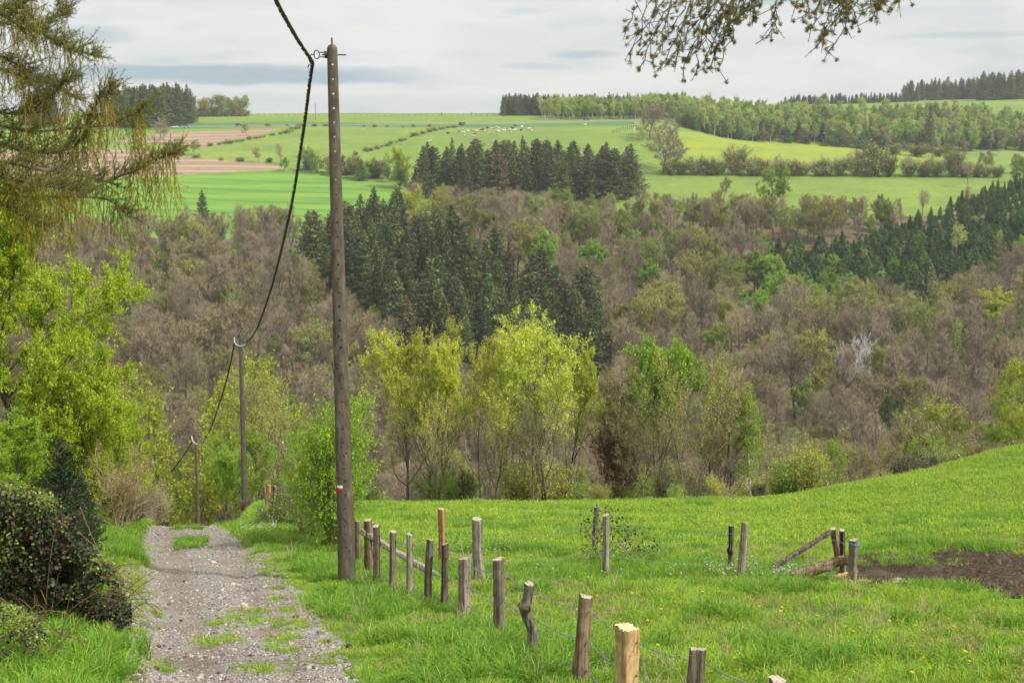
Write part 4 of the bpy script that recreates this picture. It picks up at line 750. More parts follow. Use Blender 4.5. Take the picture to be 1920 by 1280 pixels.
def strip(u0, u1, D0, D1, n, seed):
    rng = np.random.default_rng(seed); u = rng.uniform(u0, u1, n); t = rng.random(n); D = D0(u) + t * (D1(u) - D0(u)); X = (u - 960) / 2335 * D; return X, D, hgt(X, D)
crest = lambda u: np.interp(u, [1450, 1560, 1700, 1800, 1920, 2100], [72, 75, 79, 84, 90, 95])
X, Y, Z = strip(1440, 2100, crest, lambda u: crest(u) + 5, 1500, 6)
scatter('dead_bracken', 'brown dead bracken bank along the upper right meadow edge', 'bracken', BRK, np.c_[X, Y, Z], np.c_[np.zeros((1500, 2)), RNG.uniform(0, 6.28, 1500)], RNG.uniform(.7, 1.5, 1500), RNG.integers(0, 2, 1500))

# ---------------------------------------------------------------- grass
M_gr = leafmat('grass blades', [(0, (.135, .235, .02)), (.5, (.225, .365, .022)), (.85, (.32, .46, .035)), (1, (.42, .46, .11))], .35, .15, .55, .2, .014)
M_gr2 = leafmat('lush grass blades', [(0, (.08, .19, .015)), (.5, (.16, .32, .022)), (.9, (.25, .42, .04)), (1, (.36, .44, .12))], .4, .12, .45, .25, .01)
M_dry = leafmat('dry stalks', [(0, (.30, .24, .14)), (1, (.52, .45, .30))], .2, .1, .8, .1, .01)
M_gr3 = leafmat('worn grass blades', [(0, (.13, .17, .03)), (.4, (.24, .27, .06)), (.7, (.36, .31, .14)), (1, (.46, .38, .22))], .3, .15, .65, .1, .01)
GS = [tuftmesh('grass_tuft', [M_gr, M_gr, M_gr3][i], 70, [.12, .16, .09][i], .0045, [.22, .18, .25][i], 620 + i, .9) for i in range(3)]
GL = [tuftmesh('lush_tuft', M_gr2, 90, .30, .006, .20, 630 + i, .8) for i in range(3)]
GF = [tuftmesh('far_tuft', M_gr, 60, .15, .010, .40, 640 + i, .9) for i in range(2)]
GD = [tuftmesh('dry_tuft', M_dry, 14, .45, .004, .12, 650, .5)]
MUD = [(1612, 1052), (1660, 1040), (1720, 1046), (1780, 1030), (1850, 1028), (1960, 1015), (2060, 1015), (2060, 1140), (1960, 1128), (1880, 1124), (1800, 1108), (1690, 1101), (1610, 1096), (1560, 1078)]
def grass_sites(d0, d1, dens, seed, umin=-40, umax=1980):
    rng = np.random.default_rng(seed); A = .5 * (d1 ** 2 - d0 ** 2) * (umax - umin) / 2335; n = int(A * dens)
    D = np.sqrt(rng.uniform(d0 ** 2, d1 ** 2, n)); u = rng.uniform(umin, umax, n); X = (u - 960) / 2335 * D; Z = hgt(X, D); px, py = to_px(X, D, Z)
    off = (X - path_c(D)) / (path_w(D) - .02 + (_vnoise(X, D, .5, 61) - .5) * .7)
    mud = inpoly(px + (_vnoise(X, D, .5, 65) - .5) * 50, py + (_vnoise(X, D, .4, 66) - .5) * 18, MUD) & (rng.random(n) < np.clip(.28 + (py - 1030) / 42 + 1.1 * (_vnoise(X, D, .8, 62) - .4), .1, .995))
    return X, D, Z, px, py, off, mud, rng
def build_grass():
    R = []
    def add(sel, X, D, Z, rng, sc, k): m = sel.sum(); R.append((np.c_[X, D, Z][sel], np.c_[rng.normal(0, .06, (m, 2)), rng.uniform(0, 6.28, m)], np.asarray(sc)[sel], np.full(m, k) + rng.integers(0, {0: 2, 3: 3, 6: 2, 8: 1}[k], m)))
    X, D, Z, px, py, off, mud, rng = grass_sites(11, 34, 24, 70, -260, 2320); out = np.abs(off) > 1; ok = out & ~mud
    lushn = _vnoise(X, D, 1.7, 63) * .6 + _vnoise(X, D, .6, 64) * .4
    fx = np.interp(D, [11, 14.6, 18.4, 25, 31], [2.0, .95, -.2, -2.9, -4.2])          # the fence line
    byfence = np.abs(X - fx + .5) < .9 + .7 * (D < 22); band = (D > 26) & (D < 29.5) & (X > -3) & (X < 7); left = X < path_c(D) - path_w(D) - .25
    pl = np.clip(.02 + .8 * byfence * (lushn > .38) + .55 * band + .5 * left + .95 * (lushn > .66), 0, 1); lush = rng.random(len(X)) < pl
    verge = (off > 1) & (X < fx); worn = _vnoise(X, D, 2.6, 68) * .6 + _vnoise(X, D, .7, 69) * .4
    wn = ok & ~lush & (rng.random(len(X)) < np.clip((worn - .48) * 4.0, .05, .65)); m = wn.sum(); R.append((np.c_[X, D, Z][wn], np.c_[rng.normal(0, .06, (m, 2)), rng.uniform(0, 6.28, m)], rng.uniform(.7, 1.2, m), np.full(m, 2)))
    add(ok & ~lush & ~wn, X, D, Z, rng, rng.uniform(.7, 1.25, len(X)) * (.75 + .6 * lushn) * np.where(np.abs(off) < 1.5, .6, 1), 0)
    add(ok & lush, X, D, Z, rng, rng.uniform(.55, 1.15, len(X)) * np.where(band, .9, 1) * np.where(verge & ~byfence, .55, 1) * (.6 + .6 * lushn), 3)
    add(ok & (rng.random(len(X)) < .022), X, D, Z, rng, rng.uniform(.4, 1.0, len(X)), 8)
    # the grassy middle of the path, in patches
    mid = (np.abs(off) < 1) & ((inpoly(px, py, [(370, 1200), (400, 1185), (520, 1175), (560, 1215), (560, 1290), (470, 1290), (380, 1250)]) & (_vnoise(X, D, .5, 66) > .45)) | (inpoly(px, py, [(330, 1150), (640, 1130), (560, 1200), (400, 1190)]) & (_vnoise(X, D, .5, 66) > .66)) | ((np.abs(off) > .80) & (_vnoise(X, D, .4, 67) > .42)))
    add(mid, X, D, pz(X, D) - .01, rng, rng.uniform(.4, .8, len(X)), 0)
    X, D, Z, px, py, off, mud, rng = grass_sites(34, 62, 15, 71, -60, 2150); out = np.abs(off) > 1; ln = _vnoise(X, D, 2.2, 63) * .6 + _vnoise(X, D, .8, 64) * .4
    add(out & ~mud & (ln <= .66), X, D, Z, rng, rng.uniform(.6, 1.2, len(X)) * (.7 + .5 * ln), 6)
    vg = (rng.random(len(X)) < np.clip((820 - px) / 260, 0, 1)) & out
    add((out & (ln > .66)) | (vg & (rng.random(len(X)) < .5)), X, D, Z, rng, rng.uniform(.5, 1.0, len(X)), 3)
    mid = (np.abs(off) < .3) & ((D > 34) & (D < 37.5) | (D > 41) & (D < 42.5)); add(mid, X, D, pz(X, D) - .01, rng, rng.uniform(.4, .75, len(X)), 3)
    X, D, Z, px, py, off, mud, rng = grass_sites(62, 92, 7, 72, 420, 2050); ln = _vnoise(X, D, 3, 63)
    add((D < crest(px) + 1) & (px > 600), X, D, Z, rng, rng.uniform(.6, 1.3, len(X)) * (.7 + .6 * ln), 6)
    pos, rot, sc, idx = (np.concatenate([r[k] for r in R]) for k in range(4)); print('grass', len(pos))
    scatter('grass', 'green spring grass of the meadow, the verges and the path edges', 'grass', GS + GL + GF + GD, pos, rot, sc, idx)
build_grass()
# mud with clods
M_mud = groundmat('churned mud', [(0, 1, 0, 0, (.05, .034, .022)), (1.2, 1, .42, .6, (.075, .052, .034)), (6, 1, .5, .65, (.03, .02, .013)), (.5, 1, .5, .6, (.09, .068, .05))], 1.0, 9, .15)
def build_mud():
    C = [G(x, y, 15) for x, y in MUD]; xs = [c.x for c in C]; ys = [c.y for c in C]; X, Y = np.meshgrid(np.arange(min(xs), max(xs), .06), np.arange(min(ys), max(ys), .06)); Z = hgt(X, Y)
    px, py = to_px(X, Y, Z); j = (_vnoise(X, Y, .7, 81) - .5); V = np.stack([X, Y, Z + .012 + .16 * _vnoise(X, Y, .22, 82) * _vnoise(X, Y, .9, 83) + .06 * (_vnoise(X, Y, .45, 84) - .3)], 2).reshape(-1, 3)
    ny, nx = X.shape; i = np.arange(ny - 1)[:, None] * nx + np.arange(nx - 1)[None]; F = np.stack([i, i + 1, i + 1 + nx, i + nx], 2).reshape(-1, 4)
    ok = inpoly(px + j * 30, py + j * 16, MUD).ravel(); F = F[ok[F].all(1)]; used, inv = np.unique(F, return_inverse=True); g = Geo(); g.add(V[used], inv.reshape(-1, 4))
    tag(g.obj('mud', M_mud, smooth=True), None, None, kind='structure'); return X.ravel()[ok], Y.ravel()[ok]
mx_, my_ = build_mud()
def clod(seed, mat, name, flat=.6):
    rng = np.random.default_rng(seed); t = (1 + 5 ** .5) / 2
    V = np.array([[-1, t, 0], [1, t, 0], [-1, -t, 0], [1, -t, 0], [0, -1, t], [0, 1, t], [0, -1, -t], [0, 1, -t], [t, 0, -1], [t, 0, 1], [-t, 0, -1], [-t, 0, 1]]) / 1.9
    F = [[0, 11, 5], [0, 5, 1], [0, 1, 7], [0, 7, 10], [0, 10, 11], [1, 5, 9], [5, 11, 4], [11, 10, 2], [10, 7, 6], [7, 1, 8], [3, 9, 4], [3, 4, 2], [3, 2, 6], [3, 6, 8], [3, 8, 9], [4, 9, 5], [2, 4, 11], [6, 2, 10], [8, 6, 7], [9, 8, 1]]
    g = Geo(); g.add(V * rng.uniform(.7, 1.3, (12, 3)) * [1, .8, flat], F); return g.mesh(name, [mat])
M_clod = barkmat('mud clods', (.05, .034, .022), (.12, .085, .058), 9, 1, .5, .3)
k = RNG.choice(len(mx_), 5200); X, Y = mx_[k], my_[k]
scatter('mud_clods', 'dark clods of trampled mud', 'clods', [clod(i, M_clod, 'clod') for i in range(3)], np.c_[X, Y, hgt(X, Y) + .03], RNG.uniform(0, 6.28, (5200, 3)), RNG.lognormal(-3.75, .5, 5200), RNG.integers(0, 3, 5200))
def stonemat(name, stops):
    m, nt, N, L = newmat(name); oi = N('ShaderNodeObjectInfo'); p = N('ShaderNodeBsdfPrincipled'); L(_ramp(N, L, oi.outputs['Random'], stops), p.inputs['Base Color']); p.inputs['Roughness'].default_value = .85
    o = N('ShaderNodeOutputMaterial'); L(p.outputs[0], o.inputs[0]); return m
M_stone = stonemat('path stones', [(0, (.075, .07, .068)), (.3, (.17, .155, .14)), (.55, (.26, .22, .19)), (.85, (.32, .28, .23)), (1, (.43, .38, .32))])
def build_stones():
    rng = np.random.default_rng(90); n = 44000; D = 12 + 36 * rng.random(n) ** 1.5; t = rng.uniform(-1.04, 1.06, n); rut = np.exp(-((t + .38) / .26) ** 2) + .7 * np.exp(-((t - .42) / .16) ** 2); keep = rng.random(n) < np.where(_vnoise(path_c(D) + t, D, .8, 91) > .42, 1, .3) * (1 - .6 * np.clip(rut, 0, 1))
    D, t = D[keep], t[keep]; n = len(D); X = path_c(D) + t * path_w(D); sz = rng.lognormal(-4.05, .48, n) * .82
    scatter('gravel_stones', 'loose grey and tan gravel stones on the path', 'gravel', [clod(20 + i, M_stone, 'stone', .55) for i in range(4)], np.c_[X, D, pz(X, D) + sz * .15], np.c_[rng.normal(0, .3, (n, 2)), rng.uniform(0, 6.28, n)], sz, rng.integers(0, 4, n))
build_stones()
# ---------------------------------------------------------------- haze: the air over the valley
def haze():
    g = Geo(); g.box((0, 890, -30), 4700, 1810, 190); m, nt, N, L = newmat('haze'); v = N('ShaderNodeVolumePrincipled'); v.inputs['Color'].default_value = (.86, .90, .94, 1); v.inputs['Density'].default_value = .00010
    o = N('ShaderNodeOutputMaterial'); L(v.outputs[0], o.inputs['Volume']); m.cycles.homogeneous_volume = True
    tag(g.obj('haze', m), 'pale blue air haze over the whole valley', 'haze', kind='stuff')
# ---------------------------------------------------------------- concrete poles and the cable
M_conc = barkmat('weathered concrete', (.05, .04, .03), (.115, .098, .072), 9, .30, .8, .03, spots=(.19, .17, .14))
M_iron = plain('dark iron', (.05, .048, .045), .6, .7)
M_cable = barkmat('old cable', (.035, .04, .025), (.085, .085, .05), 12, 1, .4, 0)
M_sheath = plain('white cable sleeve', (.40, .40, .38), .6)
def rot_between(axis):
    return Vector((0, 0, 1)).rotation_difference(Vector(axis)).to_matrix()
def pole(xb, yb, D, xt, yt, rb, rt, label, holes=False, near=True):
    B = P(xb, yb, D); Tp = P(xt, yt, D); e = empty('concrete_pole', B); tag(e, label, 'utility pole', None); T = Tp - B; L = T.length; n = 26
    sides = 24; th = np.arange(sides) * 2 * math.pi / sides; pr = (np.abs(np.cos(th)) ** 5 + np.abs(np.sin(th)) ** 5) ** (-1 / 5.); pr = 1 + (pr - 1) * .32
    zs = np.concatenate([[-.05], np.linspace(0, 1 - rt * .9 / L, n), 1 - rt / L * np.array([.6, .3, .1, 0])]); rr = np.concatenate([[1], np.ones(n), [.93, .75, .45, .12]])
    pts = [T * float(z) for z in zs]; rad = [(rb + (rt - rb) * z) * q for z, q in zip(zs, rr)]
    g = Geo(); g.tube(pts, rad, sides, 0, True, [pr] * len(pts)); sh = g.obj('shaft', M_conc, e, smooth=True)
    sh.data.validate()
    if holes:
        c = Geo(); d = -(B.normalized()); d = Vector((-B.x, -B.y, 0)).normalized(); z = .965; k = 0
        while z > .06:
            c0 = T * z; r = rb + (rt - rb) * z; deep = r * 1.6 if z > .45 else -r * .55
            c.tube([c0 + d * r * 1.6, c0 - d * deep], [.021, .021] if z > .45 else [.017, .017], 10); z -= .0252; k += 1
        rdh = random.Random(8)
        for k in range(46):
            z = rdh.uniform(.03, .5); a = rdh.uniform(-1.1, 1.1); dd = Vector((d.x * math.cos(a) - d.y * math.sin(a), d.x * math.sin(a) + d.y * math.cos(a), 0)); r = rb + (rt - rb) * z
            c.tube([T * z + dd * r * 1.3, T * z + dd * r * .85], [rdh.uniform(.008, .02)] * 2, 7)
        w = bpy.data.meshes.new('w'); tmp = c.obj('bore', M_conc); bo = bpy.data.objects.new('shaft_raw', sh.data); COL.objects.link(bo)
        md = bo.modifiers.new('b', 'BOOLEAN'); md.operation = 'DIFFERENCE'; md.object = tmp; md.solver = 'EXACT'
        dg = bpy.context.evaluated_depsgraph_get(); dg.update(); me = bpy.data.meshes.new_from_object(bo.evaluated_get(dg)); print('pole faces', len(me.polygons))
        if len(me.polygons) > 100: sh.data = me
        bpy.data.objects.remove(bo); bpy.data.objects.remove(tmp)
        for p_ in me.polygons: p_.use_smooth = False
    g = Geo(); u = T.normalized(); side = Vector((1, .2, 0)).normalized(); b0 = T * (1 - .20 / L)
    g.tube([T * (1 - .02 / L), T + u * .12], [.016, .016], 8); g.obj('top_pin', M_iron, e)
    br = Geo(); br.tube([b0 - side * (rt + .10), b0 + side * (rt + .17)], [.013, .013], 8); br.box(b0 - side * (rt + .02), .05, .12, .13)
    for s in (-.045, .045): br.tube([b0 - side * (rt + .02) + u * s, b0 - side * (rt + .14) + u * s * .9], [.012, .012], 6)
    bo = br.obj('bracket', M_iron, e); rg = Geo(); c = b0 - side * (rt + .20)
    rg.tube([c + side * .052 * math.cos(a) + u * .078 * math.sin(a) for a in np.linspace(0, 2 * math.pi, 20)], .011, 6, cap=False)
    a0 = c - side * .055; hk = [a0 + side * .02, a0 - side * .05, a0 - side * .07 - u * .05, a0 - side * .09 - u * .12, a0 - side * .06 - u * .17, a0 - side * .10 - u * .19, a0 - side * .12 - u * .25]
    h = Geo(); h.tube(hk, .012, 6); rr_ = rg.obj('ring', M_iron, bo); h.obj('hook', M_iron, bo); return e, B, T
e1, B1, T1 = pole(651, 1100, 25.2, 622.5, 83, .182, .097, 'big pocked concrete pole beside the path carrying a twisted cable', True)
rmk = [(-.006, .0, 0)]
def blaze(e, B, T, z0, z1, rb, rt, a0, a1, name, mat, off=.004):
    """paint patch following the pole's face"""
    g = Geo(); A = np.linspace(a0, a1, 9); R = []
    for z in np.linspace(z0, z1, 4):
        r = (rb + (rt - rb) * z) * 1.0; pr = 1 + ((abs(np.cos(A)) ** 5 + abs(np.sin(A)) ** 5) ** (-.2) - 1) * .32
        R.append(np.stack([np.cos(A) * r * pr, np.sin(A) * r * pr], 1))
    u = T.normalized(); ax = np.cross(np.array(T) / T.length, [1., 0, 0]); ax /= np.linalg.norm(ax)
    return R
def patch(e, T, z0, z1, x0, x1, rad, name, mat, seed):
    """z along the shaft in metres, x across as seen from the path"""
    d = Vector((-B1.x, -B1.y, 0)).normalized(); s = Vector((-d.y, d.x, 0)); u = T.normalized(); V = []; nx, nz = 10, 5; rdp = random.Random(seed); s = -s if s.x < 0 else s
    for k in range(nz):
        z = z0 + (z1 - z0) * k / (nz - 1)
        for i in range(nx):
            x = x0 + (x1 - x0) * i / (nx - 1); r = rad * 1.075 + .006; a = math.asin(max(-.98, min(.98, x / r))); zz = z + (rdp.uniform(-.006, .006) if k in (0, nz - 1) else 0)
            V.append(u * zz + d * (math.cos(a) * r) + s * (math.sin(a) * r))
    n = len(V); V2 = [v * 1.0 - d * .02 for v in V]; F = [[k * nx + i, k * nx + i + 1, (k + 1) * nx + i + 1, (k + 1) * nx + i] for k in range(nz - 1) for i in range(nx - 1)]
    g = Geo(); g.add([tuple(v) for v in V], F); return g.obj(name, mat, e)
M_wp = plain('white paint', (.72, .72, .70), .7); M_rp = plain('red paint', (.50, .025, .02), .7)
zmk = (1100 - 897) / 1017 * T1.length
patch(e1, T1, zmk - .02, zmk + .035, -.15, -.035, .165, 'white_blaze', M_wp, 1); patch(e1, T1, zmk - .085, zmk - .028, -.15, -.035, .165, 'red_blaze', M_rp, 2)
e2, B2, T2 = pole(459.5, 956, 73, 451, 623, .18, .10, 'concrete pole halfway down the path, second of the three')
e3, B3, T3 = pole(374, 1040, 105, 367, 812, .18, .10, 'farthest and smallest concrete pole, foot hidden by the crest of the path')
def cable(pxpts, strands, r, off, pitch, name, label, sleeve=None, mat=None, jit=.0, seed=3):
    W3 = [P(x, y, D) for x, y, D in pxpts]; C = [Vector(w) for w in W3]; pts = []
    for i in range(len(C) - 1):   # smooth through the points
        p0, p1, p2, p3 = C[max(0, i - 1)], C[i], C[i + 1], C[min(len(C) - 1, i + 2)]; n = max(3, int((p2 - p1).length / (pitch / 8)))
        for k in range(n):
            t = k / n; pts.append(.5 * ((2 * p1) + (p2 - p0) * t + (2 * p0 - 5 * p1 + 4 * p2 - p3) * t * t + (3 * p1 - p0 - 3 * p2 + p3) * t ** 3))
    pts.append(C[-1]); pts = np.array([tuple(p) for p in pts]); s = np.concatenate([[0], np.cumsum(np.linalg.norm(np.diff(pts, axis=0), axis=1))]); rng = np.random.default_rng(seed)
    t = np.gradient(pts, axis=0); t /= np.linalg.norm(t, axis=1)[:, None]; a = np.cross(t, [0.3, 1, 0.1]); a /= np.linalg.norm(a, axis=1)[:, None]; b = np.cross(t, a); g = Geo()
    for k in range(strands):
        ph = 2 * math.pi * (s / pitch + k / strands) + np.sin(s * 2.3 + k) * .5; g.tube(pts + (a * np.cos(ph)[:, None] + b * np.sin(ph)[:, None]) * off, r * (1 + jit * rng.normal(size=len(pts))), 6)
    return tag(g.obj(name, mat or M_cable, smooth=True), label, 'cable')
def vplane(x, y, A, B):      # depth at which the sight line of a pixel meets the upright plane through two places
    a, b, c = ray(x, y); k = a / b; dx, dy = B.x - A.x, B.y - A.y; t = (A.x - k * A.y) / (k * dy - dx); return A.y + t * dy
H1, H2, H3 = P(586, 117, 25.1), P(441, 640, 73), P(361, 824, 105)
cable([(586, 117, 25.1), (560, 78, 23.6), (538, 40, 22.2), (517, 0, 20.8), (480, -90, 18.2), (420, -300, 14), (250, -900, 8)], 3, .017, .022, .34, 'overhead_cable', 'twisted mossy cable rising from the big pole out of the top of the picture', jit=.16)
q = [(586, 117), (580, 160), (573, 215), (562, 290), (549, 370), (534, 440), (517, 510), (499, 570), (482, 615), (470, 634), (462, 642)]
cable([(x, y, 25.1 if i == 0 else vplane(x, y, H1, P(462, 642, 71))) for i, (x, y) in enumerate(q)], 3, .019, .021, .42, 'hanging_cable', 'dark twisted cable sagging from the big pole to the second pole', jit=.1)
q = [(440, 641), (434, 672), (424, 715), (411, 757), (396, 800), (384, 824), (378, 830)]
cable([(x, y, vplane(x, y, H2, P(378, 830, 103))) for x, y in q], 3, .028, .026, .5, 'hanging_cable', 'dark cable hanging between the second and the farthest pole', jit=.1)
cable([(360, 828, 105), (352, 842, 107), (338, 862, 111), (320, 885, 117), (300, 903, 124), (270, 925, 135)], 2, .035, .034, .6, 'hanging_cable', 'thin dark cable running off from the farthest pole into the trees', jit=.1)
cable([(439, 632, 72.8), (440, 642, 72.7), (447, 648, 72.6), (456, 648, 72.4), (463, 643, 72.2), (468, 636, 71)], 1, .042, .0, .4, 'cable_sleeve', 'white cable sleeve looped round the second pole', mat=M_sheath)
cable([(359, 816, 105), (361, 825, 104.8), (367, 832, 104.6), (374, 832, 104.2), (381, 826, 103)], 1, .055, .0, .5, 'cable_sleeve', 'white cable sleeve looped round the farthest pole', mat=M_sheath)

# ---------------------------------------------------------------- fence posts, planks and wire
def woodmat(name, c1, c2, dark, fine=30):
    m, nt, N, L = newmat(name); tc = N('ShaderNodeTexCoord'); mp = N('ShaderNodeMapping'); mp.inputs['Scale'].default_value = (1, 1, .045); L(tc.outputs['Object'], mp.inputs[0])
    n = N('ShaderNodeTexNoise'); n.inputs['Scale'].default_value = fine; n.inputs['Detail'].default_value = 6; n.inputs['Roughness'].default_value = .7; n.inputs['Distortion'].default_value = .6; L(mp.outputs[0], n.inputs['Vector'])
    n2 = N('ShaderNodeTexNoise'); n2.inputs['Scale'].default_value = 5; n2.inputs['Detail'].default_value = 5; L(tc.outputs['Object'], n2.inputs['Vector'])
    c = _ramp(N, L, n.outputs['Fac'], [(.36, dark), (.46, c1), (.60, c2)]); mx = N('ShaderNodeMix'); mx.data_type = 'RGBA'; mr = N('ShaderNodeMapRange'); mr.inputs[1].default_value = .5; mr.inputs[2].default_value = .72; mr.inputs[4].default_value = .75; L(n2.outputs['Fac'], mr.inputs[0]); L(mr.outputs[0], mx.inputs['Factor']); L(c, mx.inputs[6]); mx.inputs[7].default_value = (*[v * .62 for v in c1], 1)
    p = N('ShaderNodeBsdfPrincipled'); L(mx.outputs[2], p.inputs['Base Color']); p.inputs['Roughness'].default_value = .9; p.inputs['Specular IOR Level'].default_value = .15
    b = N('ShaderNodeBump'); b.inputs['Strength'].default_value = .9; b.inputs['Distance'].default_value = .02; L(n.outputs['Fac'], b.inputs['Height']); L(b.outputs[0], p.inputs['Normal']); o = N('ShaderNodeOutputMaterial'); L(p.outputs[0], o.inputs[0]); return m
WD = dict(grey=woodmat('grey weathered wood', (.14, .118, .085), (.26, .225, .165), (.035, .028, .02)), pale=woodmat('pale grey wood', (.22, .19, .14), (.37, .33, .255), (.06, .05, .035)),
          brown=woodmat('brown rough wood', (.13, .09, .055), (.27, .20, .125), (.035, .025, .018), 16), dark=woodmat('dark barked wood', (.06, .048, .035), (.17, .135, .095), (.02, .016, .012), 14),
          fresh=woodmat('fresh split wood', (.40, .25, .11), (.60, .42, .21), (.12, .06, .03), 20), red=woodmat('reddish wood', (.28, .13, .055), (.44, .24, .12), (.10, .05, .03), 14))
M_cut = plain('sawn end', (.34, .29, .21), .9); M_cutf = plain('fresh sawn end', (.58, .42, .23), .9); M_wire = plain('galvanised wire', (.26, .27, .27), .45, .6)
def post_mesh(name, T, r, wood, seed, square=.55, bend=None, lump=.15, cut=None, flare=1.15, crack=True, knob=None):
    """T: vector from foot to top; bend: list of (t, sideways metres); built with an uneven, split cross-section"""
    rng = np.random.default_rng(seed); sides = 34; n = 24; th = np.arange(sides) * 2 * math.pi / sides + rng.uniform(0, 1); base = (np.abs(np.cos(th)) ** 4 + np.abs(np.sin(th)) ** 4) ** (-.25)
    base = 1 + (base - 1) * square * 1.6; base = base * (1 + lump * np.interp(th, np.linspace(th[0], th[0] + 6.3, 8), np.r_[(q := rng.normal(size=7)), q[0]])); base /= base.mean()
    base = base * (1 + .045 * rng.normal(size=sides))
    if crack: c = rng.integers(0, sides, 5); base[c] *= rng.uniform(.6, .88, 5)
    T = Vector(T); zs = np.r_[-.25 / max(T.length, .1), np.linspace(0, 1, n)]; pts = []; rad = []; prof = []; gr = np.zeros(sides)
    for z in zs:
        b = 0 if bend is None else float(np.interp(z, [k for k, _ in bend], [v for _, v in bend])); p = T * float(z); pts.append((p.x + b + rng.normal() * r * .025, p.y + rng.normal() * r * .02, p.z)); rad.append(r * (flare + (1 - flare) * min(1, max(0, z) * 2.2)) * rng.uniform(.97, 1.03))
        k = 1.0
        if knob: k = 1 + knob[2] * math.exp(-((z - knob[0]) / knob[1]) ** 2) * (np.cos(th - math.pi) > .3)
        gr = gr + .012 * rng.normal(size=sides); prof.append(base * (1 + gr) * k)
    g = Geo(); g.tube(pts, rad, sides, 0, False, prof); V = g.V[0][-sides:]; V[:, 2] += rng.normal(0, r * .05, sides) + r * .22 * np.cos(th * 1.0 + seed); ce = V.mean(0) + [0, 0, r * .06]; Vt = np.r_[V + [0, 0, 0], [ce]]; Vt[:sides, 2] += 0; kk = np.arange(sides); g.add(Vt, np.stack([kk, (kk + 1) % sides, np.full(sides, sides)], 1), 1)
    return g.mesh(name, [wood, cut or M_cut])
def fpost(xt, yt, xb, yb, w, wood, label, D=None, seed=0, group=None, name='fence_post', **k):
    if D is None: B = G(xb, yb, 9, 100); D = B.y
    else:
        B = P(xb, yb, D); z = h1(B.x, B.y); Tp = P(xt, yt, D); f = (z - Tp.z) / (B.z - Tp.z); B = Tp + (B - Tp) * f
    T = P(xt, yt, D) - B; o = put(name, post_mesh(name, T, w / ppm(D) / 2 * 1.0, WD[wood], seed, **k), None, B); return tag(o, label, 'fence post', group), B, T
FP = []
for i, a in enumerate([
 ((1310, 1216, 1300, 1330, 34), 'grey', 'greyish post with mossy top nearest the bottom right of the fence', dict(D=11.1, square=.7)),
 ((1176, 1174, 1174, 1330, 43), 'fresh', 'thick freshly split yellow post at the bottom edge', dict(D=12.4, square=.5, cut=M_cutf, lump=.16)),
 ((1098, 1117, 1084, 1300, 25), 'brown', 'tall brown barked post leaning right, left of the yellow one', dict(D=14.4, square=.1, flare=1.5)),
 ((993, 1093, 998, 1234, 17), 'grey', 'crooked grey post with a side stub', dict(bend=[(0, 0), (.35, .03), (.62, -.075), (.8, -.03), (1, 0)], knob=(.70, .05, .9), flare=1.7)),
 ((935, 1047, 937, 1204, 18), 'grey', 'straight tall grey post beside the lush grass', dict(square=.6)),
 ((871, 1046, 871, 1159, 21), 'pale', 'short stout pale square post', dict(square=1.0)),
 ((835, 1019, 832, 1145, 13), 'dark', 'dark thin post with bark, touching the pale square one', dict(lump=.12)),
 ((807, 1011, 802, 1142, 12), 'grey', 'slim grey post leaning right at the low end of the plank', dict(bend=[(0, 0), (.5, -.02), (1, 0)])),
 ((767, 1001, 767, 1127, 11.5), 'pale', 'slim pale round post in the middle of the row', dict()), ((738, 996, 736, 1115, 12), 'grey', 'slim square grey post third right of the concrete pole', dict(square=.9)),
 ((705, 985, 706, 1097, 12), 'dark', 'dark grey square post second right of the concrete pole', dict(square=.9)), ((690, 974, 692, 1081, 15), 'brown', 'split brown post just right of the concrete pole', dict(flare=1.3, lump=.16)),
 ((698, 979, 699, 1072, 8), 'pale', 'thin pale post hidden behind the split brown one', dict(square=.8)), ((671, 976, 671, 1062, 12), 'brown', 'weathered post half hidden by the concrete pole', dict(lump=.15))]):
    o, B, T = fpost(*a[0], a[1], a[2], seed=700 + i, **a[3]); FP.append((B, T))
